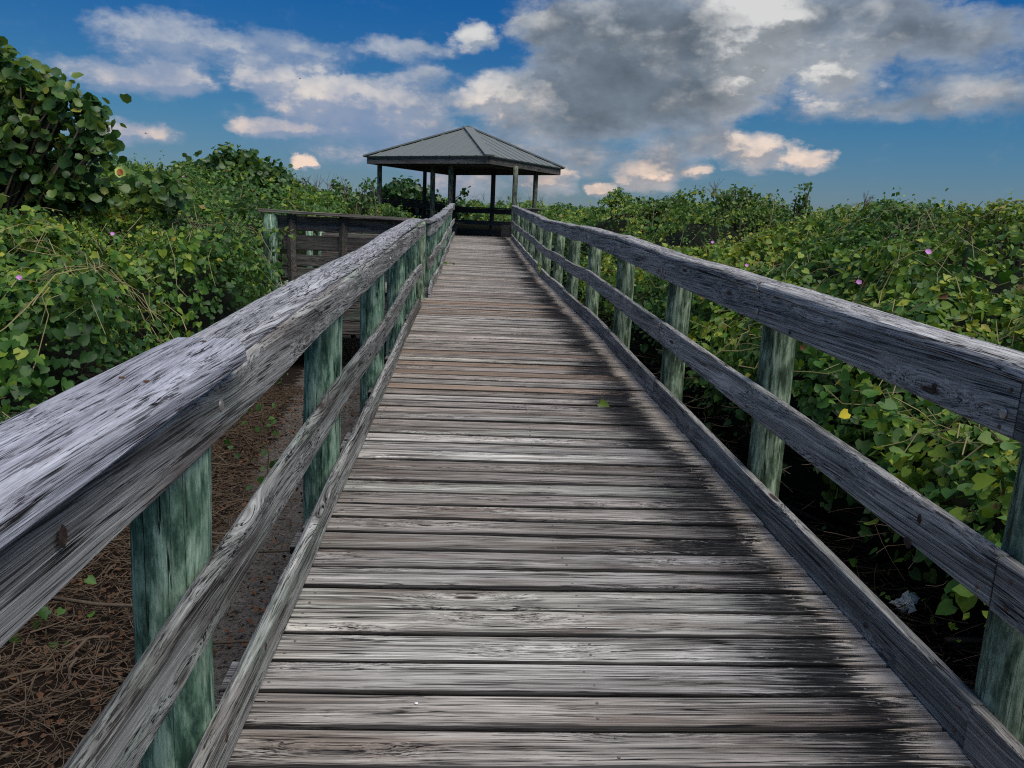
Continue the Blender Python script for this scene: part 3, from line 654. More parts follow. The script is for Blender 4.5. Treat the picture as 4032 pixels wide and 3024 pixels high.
lsd = empty('railing', (-2.2, 28, FLOOR), 'dark railing along the left side of the pavilion in front of the sea grape bush', 'railing')
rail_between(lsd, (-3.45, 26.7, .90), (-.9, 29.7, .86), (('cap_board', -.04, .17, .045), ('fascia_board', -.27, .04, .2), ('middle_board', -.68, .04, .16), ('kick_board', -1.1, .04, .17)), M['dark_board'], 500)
for i, t_ in enumerate((.3, .62)): add_post(lsd, -3.45+2.55*t_, 26.85+3.0*t_, .85, .06, M['post_p'], 505+i, bottom=-1.2)
for nm, bx, by, lb in (('bench', 1.38, 26.6, 'dark wooden bench end inside the pavilion on the right of its entrance'), ('bench', -.42, 26.6, 'dark wooden bench end inside the pavilion on the left of its entrance')):
    bo = empty(nm, (bx, by, FLOOR), lb, 'bench')
    s_ = 1 if bx > 0 else -1
    link('seat', board_mesh('seat', .5, .2, .045, M['dark_board'], seed=520), bo, (bx+.1*s_, by-.1, FLOOR+.40), (0, 0, R(55)))
    link('leg', board_mesh('leg', .3, .05, .40, M['dark_board'], seed=521), bo, (bx, by+.05, FLOOR), (0, 0, R(150)))
    link('leg', board_mesh('leg', .3, .05, .40, M['dark_board'], seed=522), bo, (bx+.35*s_, by+.55, FLOOR), (0, 0, R(150)))

# ------------------------------------------------------------------ foliage toolkit
rng = np.random.default_rng(11)
HEART_V = np.array([(0,.05,0),(.30,-.10,.06),(.50,.18,.08),(.40,.55,.03),(0,1.0,-.10),(-.40,.55,.03),(-.50,.18,.08),(-.30,-.10,.06),(0,.45,-.04)], float)
HEART_F = np.array([(8,0,1),(8,1,2),(8,2,3),(8,3,4),(8,4,5),(8,5,6),(8,6,7),(8,7,0)])
ROUND_V = np.array([(0,.06,0),(.34,.0,.05),(.55,.35,.10),(.42,.80,.06),(0,.98,-.02),(-.42,.80,.06),(-.55,.35,.10),(-.34,.0,.05),(0,.5,-.05)], float)
OVAL_V = np.array([(0,0,0),(.30,.42,.05),(0,1.0,-.08),(-.30,.42,.05),(0,.45,-.03)], float)
OVAL_F = np.array([(4,0,1),(4,1,2),(4,2,3),(4,3,0)])
FAR_F = np.array([(0,1,2),(0,2,3)])
FAR_V = np.array([(0,-.1,0),(.5,.42,.06),(0,1.0,-.06),(-.5,.42,.06)], float)
def leaves(P, N, size, tint, TV, TF, droop=0.5):
    """P (n,3) positions, N (n,3) normals, size (n,), returns verts, faces, tints"""
    n = len(P); N = N/np.linalg.norm(N, axis=1, keepdims=True)
    t = rng.normal(size=(n, 3)); t[:, 2] -= droop*1.5
    Yd = t - N*np.sum(t*N, axis=1, keepdims=True); Yd /= np.linalg.norm(Yd, axis=1, keepdims=True)+1e-9
    Xd = np.cross(Yd, N)
    asp = rng.uniform(.8, 1.15, (n, 1)); curl = rng.uniform(.3, 2.2, (n, 1))
    tv = TV[None]; 
    Vv = P[:, None] + size[:, None, None]*(Xd[:, None]*tv[..., 0:1]*asp[:, None] + Yd[:, None]*tv[..., 1:2] + N[:, None]*tv[..., 2:3]*curl[:, None])
    k = TV.shape[0]; F_ = (TF[None] + (np.arange(n)*k)[:, None, None]).reshape(-1, 3)
    return Vv.reshape(-1, 3), F_, np.repeat(tint, k)
class Bag:
    def __init__(s): s.v = []; s.f = []; s.t = []; s.n = 0
    def add(s, v, f, t): s.v.append(v); s.f.append(f+s.n); s.t.append(t); s.n += len(v)
    def mesh(s, name, material): return mesh_np(name, np.concatenate(s.v), np.concatenate(s.f), material, np.concatenate(s.t))

def vnoise(x, y, sc, seed=0):
    """cheap smooth value noise"""
    x = np.asarray(x)*sc+seed*17.3; y = np.asarray(y)*sc-seed*9.1
    xi = np.floor(x).astype(int); yi = np.floor(y).astype(int); fx = x-xi; fy = y-yi
    fx = fx*fx*(3-2*fx); fy = fy*fy*(3-2*fy)
    def h(a, b2):
        q = (a*374761393 + b2*668265263 + seed*1442695) & 0x7fffffff; q = ((q ^ (q >> 13))*1274126177) & 0x7fffffff
        return (q & 0xffff)/65535.0
    return (h(xi, yi)*(1-fx)+h(xi+1, yi)*fx)*(1-fy) + (h(xi, yi+1)*(1-fx)+h(xi+1, yi+1)*fx)*fy

MR = [(3.75,5.3,.42,.8),(5.0,5.6,.14,1.2),(6.2,7.5,.20,1.5),(4.35,7.2,.24,.8),(5.5,9,.24,1.4),(4.45,8.6,.26,.8),(4.1,9.6,.46,.8),(3.9,11,.84,.9),(5.6,12,.46,1.6),(3.4,13.2,.76,.8),
      (2.75,15.2,.86,.7),(4.5,15,.60,1.4),(7.5,13,.32,2.5),(9,18,.48,3.5),(3.4,19,.62,1.6),(3.2,24,.78,2.2),(6,23,.7,3),(12,25,.6,5)]
ML = [(-2.7,4.6,-.38,.9),(-3.4,6.2,-.12,1.1),(-2.7,7.6,-.12,.9),(-3.8,8.8,.20,1.2),(-2.8,10,.14,.8),(-4.4,11,.70,1.2),(-3.4,12.3,.42,1.0),(-2.75,14.2,.58,.8),(-5.2,14,.85,1.5),(-4.0,16,.92,1.3),
      (-5.0,17,1.15,1.6),(-6,9,.58,1.6),(-5.2,10.4,.78,1.1),(-5.4,7,.25,1.5),(-8,13,1.0,3),(-3.5,19.5,.75,1.4),(-6,22,1.15,3),(-10,20,1.3,4),(-5,27,1.0,2.2),(-1.9,14.3,.32,.55),(-1.35,15.2,.18,.5)]
def edge_l(y): return np.where(y < 9.9, -2.15+.12*np.sin(y*1.7), np.where(y < 13.5, -2.72, np.where(y < 25.8, -.85, np.where(y < 31, -3.4+(y-25.8)*.5, 50))))
def edge_r(y): return np.where(y < 8, 1.88+.08*np.sin(y*2.1), np.where(y < 24.3, 1.72, np.where(y < 31, 2.9, -50)))
def canopy(x, y, side):
    x = np.asarray(x, float); y = np.asarray(y, float)
    if side > 0: base = -.62 + .40*np.clip(x-1.85, 0, 2.1) + .022*np.clip(y-4, 0, 20)
    else: base = np.where(y > 13.5, -.45+.30*np.clip(-2.2-x, 0, 2.5), -.72+.24*np.clip(-2.1-x, 0, 3)) + .025*np.clip(y-5, 0, 20)
    ridge = np.where(y > 26, np.clip((y-26)/10, 0, 1), 0)
    base = base*(1-ridge) + ridge*(1.02 + .25*vnoise(x, y, .35, 3)+.18*np.clip(-x/12, 0, 1) - .03*np.clip(x-3, 0, 25))
    h = base
    for (mx, my, mz, mr) in (MR if side > 0 else ML):
        d2 = ((x-mx)**2 + ((y-my)*.9)**2)/(mr*mr)
        h = np.maximum(h, mz - .42*d2)
    h = h + .42*(vnoise(x, y, .8, 9)-.5) + .30*(vnoise(x, y, 1.6, 1)-.5) + .26*(vnoise(x, y, 3.6, 2)-.5) - .13
    return h
def edge_dist(x, y, side): return (x-edge_r(y)) if side > 0 else (edge_l(y)-x)
def cnormal(x, y, side):
    e = .12; hx = (canopy(x+e, y, side)-canopy(x-e, y, side))/(2*e); hy = (canopy(x, y+e, side)-canopy(x, y-e, side))/(2*e)
    N = np.stack([-hx, -hy, np.ones_like(hx)], -1); return N/np.linalg.norm(N, axis=-1, keepdims=True)
def inview(x, y, m=1.2): return (x > -.60*y-m-1.2) & (x < .74*y+m+.8) & (y > 0)

def thicket(side, name, label):
    bag = Bag(); sgn = 1 if side > 0 else -1
    bands = [(.8, 5.5, 1900, .052, 0), (5.5, 9.5, 1450, .054, 0), (9.5, 15, 760, .062, 1), (15, 24, 260, .085, 1), (24, 46, 75, .115, 2)]
    for (y0, y1, dens, sz, lod) in bands:
        xa = (1.6, .74*y1+2.2) if side > 0 else (-.60*y1-2.6, -.7)
        if lod == 2: xa = (-2.5, .74*y1+2) if side > 0 else (-.6*y1-2.6, -2.5)
        n = int((y1-y0)*(xa[1]-xa[0])*dens)
        x = rng.uniform(*xa, n); y = rng.uniform(y0, y1, n)
        ed = edge_dist(x, y, side); ok = inview(x, y) & (ed > 0)
        x, y, ed = x[ok], y[ok], ed[ok]; n = len(x)
        h = canopy(x, y, side); N = cnormal(x, y, side)
        clump = vnoise(x, y, 3.4, 5); keep = (clump > .31) | (rng.random(n) < .35) | (y > 20); x, y, ed, h, N, clump = x[keep], y[keep], ed[keep], h[keep], N[keep], clump[keep]; n = len(x)
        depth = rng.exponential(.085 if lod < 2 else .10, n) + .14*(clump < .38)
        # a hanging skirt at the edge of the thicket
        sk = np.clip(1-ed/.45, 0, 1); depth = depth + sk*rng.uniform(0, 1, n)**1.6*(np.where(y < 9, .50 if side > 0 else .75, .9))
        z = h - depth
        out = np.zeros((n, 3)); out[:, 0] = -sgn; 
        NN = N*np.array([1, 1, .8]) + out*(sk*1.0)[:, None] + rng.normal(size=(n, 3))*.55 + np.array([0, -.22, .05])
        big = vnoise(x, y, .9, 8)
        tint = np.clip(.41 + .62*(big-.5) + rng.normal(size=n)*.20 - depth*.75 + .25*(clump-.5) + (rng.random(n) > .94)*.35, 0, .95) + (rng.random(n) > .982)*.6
        size = sz*np.exp(rng.normal(-.08, .36, n)).clip(.35, 1.45)
        P_ = np.stack([x, y, z], -1)
        TV, TF = ((HEART_V, HEART_F), (OVAL_V*np.array([1.5, 1, 1]), OVAL_F), (FAR_V, FAR_F))[lod]
        sp2 = (vnoise(x, y, .7, 21) + rng.normal(size=n)*.15 > .62) if lod < 2 else np.zeros(n, bool)   # a second, small-leaved climber
        bag.add(*leaves(P_[~sp2], NN[~sp2], size[~sp2], tint[~sp2], TV, TF))
        if sp2.any():
            P2 = np.concatenate([P_[sp2], P_[sp2]+rng.normal(size=(sp2.sum(), 3))*.03]); N2 = np.concatenate([NN[sp2], NN[sp2]+rng.normal(size=(sp2.sum(), 3))*.4])
            bag.add(*leaves(P2, N2, np.tile(size[sp2]*.68, 2), np.clip(np.tile(tint[sp2], 2)+.1, 0, 1), OVAL_V, OVAL_F))
    # sprigs reaching above the canopy
    ns = 900; x = rng.uniform(-18, 22, ns); y = rng.uniform(2.5, 30, ns)
    ok = inview(x, y) & (edge_dist(x, y, side) > .1) & ((x > 0) if side > 0 else (x < 0)); x, y = x[ok], y[ok]
    h = canopy(x, y, side)
    for xi, yi, hi in zip(x, y, h):
        L = rng.uniform(.06, .26)*(1+yi*.02); k = rng.integers(5, 11); t_ = np.linspace(0, 1, k); lean = rng.normal(size=2)*.25
        P_ = np.stack([xi+lean[0]*L*t_, yi+lean[1]*L*t_, hi-.04+L*t_], -1) + rng.normal(size=(k, 3))*.018
        NN = rng.normal(size=(k, 3))*.7 + np.array([0, -.3, .7])
        bag.add(*leaves(P_, NN, rng.uniform(.03, .055, k)*(1+yi*.012), np.clip(rng.normal(.55, .15, k), 0, 1), OVAL_V*np.array([1.4, 1, 1]), OVAL_F))
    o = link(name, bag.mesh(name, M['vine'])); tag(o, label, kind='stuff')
    # opaque dark sheet added beneath the leaves to block light
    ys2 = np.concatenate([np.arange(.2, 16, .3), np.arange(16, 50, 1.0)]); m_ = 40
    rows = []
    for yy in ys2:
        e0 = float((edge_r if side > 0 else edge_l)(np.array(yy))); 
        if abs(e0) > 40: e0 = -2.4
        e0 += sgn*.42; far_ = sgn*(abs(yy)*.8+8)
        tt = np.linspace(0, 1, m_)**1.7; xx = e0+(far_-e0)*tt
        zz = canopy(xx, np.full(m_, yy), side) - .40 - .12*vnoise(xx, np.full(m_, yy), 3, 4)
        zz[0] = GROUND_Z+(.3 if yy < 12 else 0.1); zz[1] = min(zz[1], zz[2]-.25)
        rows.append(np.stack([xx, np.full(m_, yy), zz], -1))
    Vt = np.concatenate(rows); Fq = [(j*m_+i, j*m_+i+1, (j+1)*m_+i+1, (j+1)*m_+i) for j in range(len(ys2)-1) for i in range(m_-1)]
    c = link('light_block_sheet', mesh_np('light_block_sheet', Vt, Fq, M['core'])); tag(c, 'dark sheet added to block light under the ' + ('right' if side > 0 else 'left') + ' vine thicket', kind='stuff')
def vine_stems(side, label, n_, seed):
    r_ = np.random.default_rng(seed); bm = bmesh.new(); c_ = 0
    while c_ < n_:
        y = r_.uniform(2, 13); x = r_.uniform(1.9, .72*y+1.5) if side > 0 else -r_.uniform(2.1, .6*y+2)
        if edge_dist(x, y, side) < 0 or not inview(x, y, .3): continue
        a = r_.uniform(0, 6.28); k = r_.integers(3, 7); st = r_.uniform(.06, .14); pts = []
        for i in range(k):
            pts.append((x, y, float(canopy(x, y, side)) + r_.uniform(-.06, .05))); a += r_.normal()*.5; x += math.cos(a)*st; y += math.sin(a)*st
        rd = r_.uniform(.0016, .0035); tube(bm, pts, [rd]*k, 3, False); c_ += 1
    tag(link('vine_stems', bm_mesh('vine_stems', bm, M['stem'])), label, kind='stuff')
vine_stems(1, 'pale trailing vine stems over the right thicket', 900, 31)
vine_stems(-1, 'pale trailing vine stems over the left thicket', 600, 32)
thicket(1, 'vine_thicket', 'dense heart-leaved vines covering the dune scrub right of the boardwalk')
thicket(-1, 'vine_thicket', 'dense heart-leaved vines covering the dune scrub left of the boardwalk')

# ------------------------------------------------------------------ sea grapes and shrubs
def branchy(name, base, tips, r0, material=None, parent=None, crook=.08):
    bm = bmesh.new(); base = Vector(base)
    for tp in tips:
        tp = Vector(tp); mid1 = base.lerp(tp, .35) + Vector([random.gauss(0, crook) for _ in range(3)]); mid2 = base.lerp(tp, .7) + Vector([random.gauss(0, crook) for _ in range(3)])
        tube(bm, [base, mid1, mid2, tp], [r0, r0*.6, r0*.35, r0*.15], 5)
    return link(name, bm_mesh(name, bm, material or M['bark'], True), parent, (0, 0, 0), world=False)
def grape(loc, blobs, nclus, lsize, label, tintm=.46, seed=1, template=ROUND_V, mt='grape', name='sea_grape_tree', cat='tree', per=(4, 8)):
    t = empty(name, loc, label, cat); lv = Vector(loc); bag = Bag(); r_ = np.random.default_rng(seed); tips = []
    tot_ = sum(b2[3]**2 for b2 in blobs)
    for (bx, by, bz, br) in blobs:
        n = max(3, int(nclus*br*br/tot_))
        u = r_.normal(size=(n, 3)); u /= np.linalg.norm(u, axis=1, keepdims=True); u[:, 2] = np.abs(u[:, 2])*1.0 - .25*r_.random(n); 
        rad = br*(r_.uniform(.5, 1.0, n)**.6)
        C_ = np.array([bx, by, bz]) - np.array(loc) + u*rad[:, None]*np.array([1, 1, .9])
        for i in range(n):
            if r_.random() < .22: tips.append(C_[i])
            k = r_.integers(*per); ax = u[i] + np.array([0, 0, .7]); ax /= np.linalg.norm(ax)
            tt = r_.uniform(-1, .6, k)
            P_ = C_[i] + ax*tt[:, None]*lsize*1.1 + r_.normal(size=(k, 3))*lsize*.45
            NN = ax*.5 + r_.normal(size=(k, 3))*.75 + np.array([0, -.45, .15])
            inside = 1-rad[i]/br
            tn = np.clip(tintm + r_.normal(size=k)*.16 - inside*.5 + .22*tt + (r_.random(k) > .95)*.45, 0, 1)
            bag.add(*leaves(P_, NN, lsize*r_.uniform(.6, 1.12, k), tn, template, HEART_F if len(template) == 9 else OVAL_F, .1))
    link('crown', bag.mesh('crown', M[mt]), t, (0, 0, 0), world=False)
    branchy('trunk', (0, 0, 0), [tuple(x_) for x_ in tips[:170]], .05, parent=t)
    return t
g1 = grape((-5.6, 8.4, -1.6), [(-5.3,8.4,.25,1.0),(-4.55,8.1,.35,.60),(-3.85,8.1,.86,.34),(-4.2,8.1,1.08,.30),(-3.75,8.1,.55,.28),(-4.75,8,1.32,.36),(-5.4,8.6,.95,.85),(-4.35,8.0,.72,.38),(-5.9,8.2,1.25,.72),(-4.95,8.1,1.05,.42),(-3.95,8.2,.10,.42),(-6.8,9,.9,1.2),(-3.35,8.7,.17,.30)], 1900, .105,
           'tall round-leaved sea grape tree towering at the far left edge', .50, 3)
g2 = grape((-4.9, 17, -1.2), [(-4.9,17,.65,.88),(-4.3,17,.65,.6),(-5.6,17.2,.5,.8),(-3.95,16.8,.45,.42)], 760, .12, 'broad sea grape bush on the skyline between the tall tree and the pavilion', .40, 4, name='sea_grape_bush', cat='bush')
g3 = grape((-2.5, 31.2, -.4), [(-2.5,31.2,.9,.95),(-3.4,31.3,.7,.7),(-1.6,31.4,.7,.65),(-2.9,31.6,.4,1.1),(-.35,31.3,.6,.3),(-.18,31.3,1.3,.15)], 560, .19, 'dark sea grape bush seen between the left posts of the pavilion', .22, 5, name='sea_grape_bush', cat='bush')
def shrub(loc, blobs, n, ls, label, seed, tm=.45): return grape(loc, blobs, n, ls, label, tm, seed, OVAL_V*np.array([1.25, 1, 1]), 'shrub', 'shrub', 'shrub', (5, 10))
shrub((-1.95,14.4,-.9), [(-1.95,14.4,.28,.3),(-1.78,14.4,.62,.16),(-2.3,14.6,.5,.22),(-1.45,14.6,.12,.25)], 100, .085, 'slender leafy sapling with drooping leaves just left of the pavilion', 11, .40)
shrub((3.9,11.1,-1), [(3.95,11.1,.28,.5),(3.75,11,.46,.3),(4.25,11.3,.25,.4)], 230, .07, 'rounded shrub with the highest crown right of the pavilion', 12, .5)
shrub((4.1,9.7,-1), [(4.08,9.6,.42,.10),(4.09,9.6,.55,.09),(4.1,9.6,.66,.07),(4.05,9.7,.25,.25)], 70, .055, 'narrow upright shrub shoot standing above the vines on the right', 13, .5)
shrub((4.3,7.1,-1), [(4.35,7.05,.15,.32),(4.1,7.1,.08,.3),(4.5,7.0,.22,.14)], 130, .055, 'dark shrub leaning right before the dip in the right skyline', 14, .38)
shrub((3.85,5.4,-1), [(3.75,5.4,.12,.25),(3.78,5.45,.25,.10),(4.2,5.4,.15,.3),(4.5,5.3,.2,.22)], 130, .055, 'yellow-green shrub at the right edge of the view', 15, .68)
shrub((3.4,13.2,-1), [(3.45,13.1,.45,.3),(3.1,13.3,.40,.25)], 110, .075, 'small bushy shrub left of the highest crown on the right skyline', 16, .5)
shrub((2.9,15.3,-1), [(2.88,15.3,.6,.25),(3.3,15.5,.45,.3)], 110, .08, 'leafy shrub nearest the pavilion on the right skyline', 17, .5)

# bare stalks above the thickets
def stalks(label, pts, seed):
    r_ = random.Random(seed); bm = bmesh.new()
    for (x, y, z, h) in pts:
        for k in range(3):
            a = Vector((x+r_.uniform(-.05,.05), y, z)); d = Vector((r_.uniform(-.4,.4), r_.uniform(-.2,.2), 1)).normalized()
            p1 = a+d*h*.5*r_.uniform(.7,1); p2 = p1+(d+Vector((r_.uniform(-.5,.5),0,-.1))).normalized()*h*.4
            tube(bm, [a, p1, p2], [.006, .004, .002], 3)
            for q in range(4):
                t_ = r_.uniform(.3, .95); c = a.lerp(p1, t_); tube(bm, [c, c+Vector((r_.uniform(-.12,.12), r_.uniform(-.05,.05), r_.uniform(.02,.14)))], [.003,.0015], 3)
    return tag(link('dry_stalks', bm_mesh('dry_stalks', bm, M['twig'])), label, 'dry stalks')
stalks('thin dry grass stalks against the sky left of the pavilion', [(-2.5,14.5,.5,.45),(-2.75,14.5,.5,.4),(-2.2,14.6,.4,.5),(-3.0,14.6,.55,.35)], 1)
stalks('thin dry stalks on the dune seen through the pavilion posts', [(x_,34,1.1,.55) for x_ in (.2,.6,1.3,1.7,2.1,2.6,3.1)], 2)
stalks('thin dry stalks above the vines on the right skyline', [(4.5,8.8,.35,.3),(3.6,11.5,.6,.3),(5.0,8.2,.2,.35),(4.75,8.4,.25,.3)], 3)

# leaves and flowers one can pick out
def single_leaf(name, loc, size, nrm, material, label, cat, TV=HEART_V, TF=HEART_F, group=None, tint=.6, rotz=0):
    v_, f_, t_ = leaves(np.zeros((1, 3)), np.array([nrm], float), np.array([size]), np.array([tint]), TV, TF, .3)
    o = link(name, mesh_np(name, v_, f_, material, t_), None, loc); return tag(o, label, cat, group)
v_, f_, t_ = leaves(np.zeros((1, 3)), np.array([(.15, -1, .2)]), np.array([.11]), np.array([.9]), ROUND_V, HEART_F, .1)
o = link('spotted_leaf', mesh_np('spotted_leaf', v_, f_, M['pale_leaf'], t_), g1, Vector((-3.34, 7.9, .33)) , world=True); tag(o, 'pale yellow leaf with a rusty brown centre')
v2 = (v_ - v_.mean(0))*.55 + v_.mean(0) + np.array([0, -.006, .001]); link('blotch', mesh_np('blotch', v2, f_, M['rust_leaf'], t_), o, (0, 0, 0), world=False)
single_leaf('yellow_leaf', (1.86, 3.55, -.80), .05, (-.3, -1, .3), M['yellow_leaf'], 'bright yellow heart leaf among green vines behind the second right post', 'leaf')
def flower(loc, r, nrm, label):
    bm = bmesh.new(); c = bm.verts.new((0, 0, -.35*r)); k = 10
    rim = [bm.verts.new((r*(1 if j % 2 else .86)*math.cos(2*math.pi*j/k), r*(1 if j % 2 else .86)*math.sin(2*math.pi*j/k), .1*r)) for j in range(k)]
    for j in range(k): bm.faces.new((c, rim[j], rim[(j+1)%k]))
    o = link('morning_glory_flower', bm_mesh('flower', bm, M['flower'], True), None, loc); o.rotation_euler = Vector(nrm).to_track_quat('Z', 'Y').to_euler()
    return tag(o, label, 'flower', 'pink morning glory flowers in the vines')
from math import tan
FL = [((2.98,5.0),'largest pink flower, high among yellow-green vines near the right edge'),((2.75,5.4),'small pale pink flower right of the second shrub on the right'),((2.95,8.2),'violet flower in mid slope of the right vines'),
      ((3.0,9.6),'violet flower just below the right skyline shrubs'),((2.6,10.5),'small violet flower nearest the pavilion in the right vines')]
for (fx, fy), lb in FL: flower((fx, fy-.06, float(canopy(fx, fy, 1))+.035), .021, (-.2, -1, .6), lb)
for (fx, fy), lb in [((-3.0,6.9),'small pink flower in the left vines below the tall sea grape'),((-2.6,4.75),'magenta flower between heart leaves low on the left'),((-3.9,11.2),'tiny pink flower under the sea grape bush on the left')]:
    flower((fx, fy-.06, float(canopy(fx, fy, -1))+.035), .018, (.3, -1, .5), lb)

# vine sprigs on the woodwork
def sprig(loc, pts, label, n, ls, seed, tm=.6, spread=.02):
    r_ = np.random.default_rng(seed); t = empty('vine_sprig', loc, label, 'vine'); bm = bmesh.new()
    pp = [Vector(q)-Vector(loc) for q in pts]; tube(bm, pp, [.004]*len(pp), 4); link('stem', bm_mesh('stem', bm, M['twig']), t, world=False)
    P_ = []
    for i in range(n):
        s_ = r_.uniform(0, len(pp)-1.001); a = int(s_); P_.append(np.array(pp[a].lerp(pp[a+1], s_-a)) + r_.normal(size=3)*spread)
    bag = Bag(); bag.add(*leaves(np.array(P_), r_.normal(size=(n, 3))*.4+np.array([0, -.6, .7]), r_.uniform(.6, 1.1, n)*ls, np.clip(r_.normal(tm, .12, n), 0, 1), HEART_V, HEART_F))
    link('leaf', bag.mesh('leaf', M['vine']), t, world=False)['kind'] = 'stuff'
sprig((-2.7, 9.8, -.2), [(-2.75,9.8,-.3),(-2.5,9.75,-.14),(-2.25,9.75,-.12),(-2.08,9.78,-.2)], 'vine shoot with yellow tip crossing the corner post of the side railing', 12, .075, 1)
sprig((-2.4, 9.5, -.8), [(-2.75,9.5,-.85),(-2.45,9.45,-.74),(-2.2,9.45,-.8)], 'vine shoot with broad leaves at the foot of the side railing', 9, .08, 2, .55)
sprig((-.44, 15.4, deck_z(15.4)), [(-.5,15.4,deck_z(15.4)+.02),(-.38,15.3,deck_z(15.3)+.05),(-.25,15.3,deck_z(15.3)+.03)], 'small vine sprig lying across the far left kick board', 7, .06, 3)
sprig((1.33, 14.2, deck_z(14.2)), [(1.38,14.6,deck_z(14.6)+.1),(1.30,14.2,deck_z(14.2)+.17),(1.28,13.7,deck_z(13.7)+.08)], 'vine sprig climbing over the far right kick board', 14, .06, 4)
lf_ = single_leaf('green_leaf', (.90, 4.97, deck_z(5)+.012), .075, (-.25, -1, .45), M['vine'], 'green heart-shaped leaf standing between the deck planks', 'leaf', tint=.62)
bm = bmesh.new(); tube(bm, [(0,0,-.012),(.005,.004,.05),(.03,.006,.075),(.045,.004,.06)], [.003,.003,.0025,.002], 4); link('stem', bm_mesh('stem', bm, M['twig']), lf_, world=False)

# low plants seedlings on the ground at left
for i, (px_, py_, hh) in enumerate([(-1.35,5.2,.75),(-1.55,4.3,.6),(-1.75,6.6,.8),(-1.9,3.4,.5)]):
    lb = ['leafy seedling behind the second left post', 'leafy seedling seen between the first two left posts', 'tall leafy seedling at the edge of the left thicket', 'low seedling in the brown litter nearest the camera'][i]
    gz = ground_h(px_, py_)
    sprig((px_, py_, gz), [(px_,py_,gz),(px_+.03,py_,gz+hh*.5),(px_-.04,py_+.05,gz+hh)], lb, 26, .055, 20+i, .22, .085)

# ------------------------------------------------------------------ litter on the ground
def sticks(n, xr_, yr_, name, label, lmin, lmax, rad, material, seed, zup=.10):
    r_ = np.random.default_rng(seed); Vs = []; Fs = []; cnt = 0
    x = r_.uniform(*xr_, n); y = r_.uniform(*yr_, n); L = r_.uniform(lmin, lmax, n)*r_.uniform(.4, 1, n); a = r_.uniform(0, 6.28, n); tl = r_.normal(0, .22, n)
    if xr_[0] < 0: x = x - .17*np.clip(y-2.5, 0, 5)
    gz = np.array([ground_h(a_, b_) for a_, b_ in zip(x, y)]) + r_.uniform(.004, zup, n)
    d = np.stack([np.cos(a)*np.cos(tl), np.sin(a)*np.cos(tl), np.sin(tl)], -1); s = np.stack([-np.sin(a), np.cos(a), np.zeros(n)], -1); u = np.cross(d, s)
    P0 = np.stack([x, y, gz], -1); rr2 = rad*r_.uniform(.5, 1.5, n)
    bend = r_.normal(0, .30, (n, 1))*s + r_.normal(0, .1, (n, 1))*u
    rings = []
    for t_, rs in ((-.5, 1), (-.17, .9), (.17, .75), (.5, .4)):
        c = P0 + d*(L*t_)[:, None] + bend*(L*(1-4*t_*t_))[:, None]*.5
        for k in range(3):
            an = k*2.094; rings.append(c + (s*math.cos(an)+u*math.sin(an))*(rr2*rs)[:, None])
    V_ = np.stack(rings, 1).reshape(-1, 3); base = (np.arange(n)*12)[:, None, None]
    f = np.array([(q*3+k, q*3+(k+1)%3, q*3+3+(k+1)%3, q*3+3+k) for q in range(3) for k in range(3)])
    F_ = (f[None]+base).reshape(-1, 4)
    return tag(link(name, mesh_np(name, V_, F_, material)), label, kind='stuff')
sticks(350, (-2.9, -1.1), (1.2, 8), 'twig_litter', 'thicker dead sticks among the brown twigs left of the boardwalk', .15, .5, .0065, M['twig'], 9, .14)
sticks(15000, (-2.9, -1.0), (1.2, 9), 'twig_litter', 'brown dead twigs covering the ground left of the boardwalk', .03, .26, .0026, M['twig'], 1)
sticks(9000, (1.25, 4.0), (1.8, 9), 'twig_litter', 'dark dead twigs covering the ground right of the boardwalk', .05, .40, .0034, M['twig'], 2, .16)
sticks(1900, (1.75, 3.2), (2, 16), 'bare_vine_stems', 'bare tangled vine stems hanging in the hollow right of the boardwalk',   .12, .45, .0022, M['twig'], 3, 1.0)
sticks(1500, (-3.0, -1.9), (2.5, 10), 'bare_vine_stems', 'bare tangled vine stems in the hollow left of the boardwalk', .15, .6, .0028, M['twig'], 4, 1.0)
bag = Bag(); n_ = 9000
lx = np.concatenate([-rng.triangular(.5, 1.8, 2.8, n_//2), rng.uniform(1.3, 3.8, n_//2)]); ly = rng.uniform(1.5, 9, n_)
gz = np.array([ground_h(a_, b_) for a_, b_ in zip(lx, ly)]) + rng.uniform(.003, .05, n_)
bag.add(*leaves(np.stack([lx, ly, gz], -1), rng.normal(size=(n_, 3))*.5+np.array([0, 0, 1]), rng.uniform(.012, .042, n_), rng.random(n_), OVAL_V*np.array([1.3,1,1]), OVAL_F))
tag(link('dead_leaves', bag.mesh('dead_leaves', M['litter'])), 'scattered brown dead leaves on the ground', kind='stuff')
def stick(pts, r0, label):
    bm = bmesh.new(); tube(bm, pts, [r0*(1-.5*i/len(pts)) for i in range(len(pts))], 6); return tag(link('fallen_branch', bm_mesh('fallen_branch', bm, M['bark'], True)), label, 'branch')
gz0 = GROUND_Z+.06
stick([(2.1,5.3,gz0+.1),(2.45,4.7,gz0+.06),(2.8,4.2,gz0+.05),(3.25,3.9,gz0+.04)], .018, 'long lichened fallen branch slanting down under the right railing')
stick([(2.25,3.15,gz0+.12),(2.6,3.16,gz0+.12),(3.1,3.2,gz0+.1)], .014, 'straight pale stick lying level beside the nearest right post')
stick([(-2.1,3.7,gz0),(-1.7,3.5,gz0+.06),(-1.2,3.55,gz0+.02)], .011, 'thin curved stick in the brown litter at lower left')
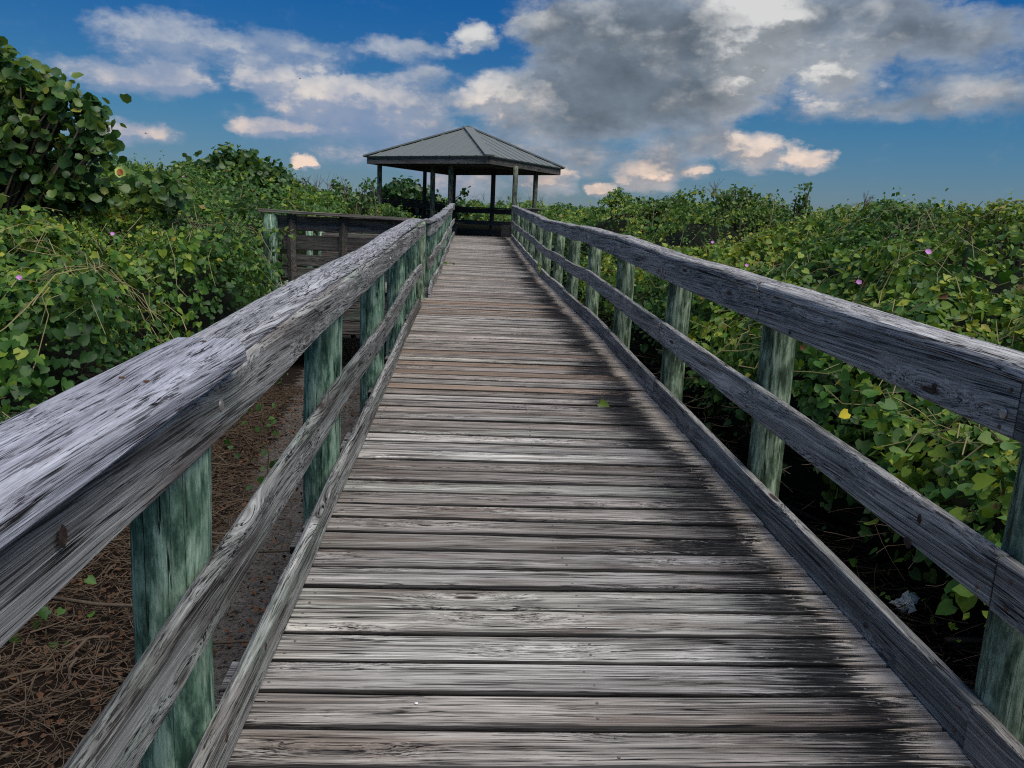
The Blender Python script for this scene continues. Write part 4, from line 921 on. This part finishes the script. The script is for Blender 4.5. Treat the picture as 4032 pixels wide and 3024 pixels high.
stick([(-1.2,3.2,gz0+.03),(-.9,3.22,gz0+.04),(-.5,3.1,gz0+.03)], .008, 'nearer of two twigs on the bare sand left of the deck')
stick([(-1.15,4.2,gz0+.03),(-.8,4.22,gz0+.04),(-.45,4.1,gz0+.03)], .008, 'farther of two twigs on the bare sand left of the deck')
# crumpled paper
bm = bmesh.new(); bmesh.ops.create_grid(bm, x_segments=9, y_segments=7, size=.08)
rp = random.Random(5)
for v_ in bm.verts: v_.co.z = rp.uniform(-.022, .026)+.02; v_.co.x += rp.uniform(-.012,.012); v_.co.y = v_.co.y*.62+rp.uniform(-.012,.012)
bmesh.ops.delete(bm, geom=[f for f in bm.faces if (f.calc_center_median().x > .0 and f.calc_center_median().y < -.015)], context='FACES')
tag(link('paper_scrap', bm_mesh('paper_scrap', bm, M['paper']), None, (2.33, 3.60, GROUND_Z+.12), (.35, -.1, .5)), 'crumpled white paper scrap in dark litter under the right railing', 'litter')
# pebble on the deck
bm = bmesh.new(); bmesh.ops.create_icosphere(bm, subdivisions=2, radius=.0045)
for v_ in bm.verts: v_.co.z *= .5; v_.co.x *= 1.2
tag(link('pebble', bm_mesh('pebble', bm, M['paper'], True), None, (-.10, 1.87, deck_z(1.87)+.003)), 'small white pebble lying on the nearest deck planks', 'pebble')
# birds
def bird(loc, s_, label):
    bm = bmesh.new(); tube(bm, [(-s_*.5,0,0),(-s_*.2,0,.02*s_),(s_*.2,0,.02*s_),(s_*.5,0,0)], [.02*s_,.12*s_,.10*s_,.02*s_], 6)
    for sg in (-1, 1):
        a = [bm.verts.new(q) for q in ((-s_*.15,sg*.08*s_,.04*s_),(s_*.15,sg*.08*s_,.04*s_),(s_*.12,sg*.55*s_,.28*s_),(-s_*.05,sg*.9*s_,.15*s_),(-s_*.2,sg*.5*s_,.25*s_))]; bm.faces.new(a)
    tag(link('bird', bm_mesh('bird', bm, M['bird']), None, loc, (0, 0, .4)), label, 'bird')
bird((-11.78, 30, 2.83), .10, 'tiny dark bird flying low over the left thicket')
bird((-12.5, 60, 9.99), .16, 'tiny dark bird high in the sky left of the pavilion')
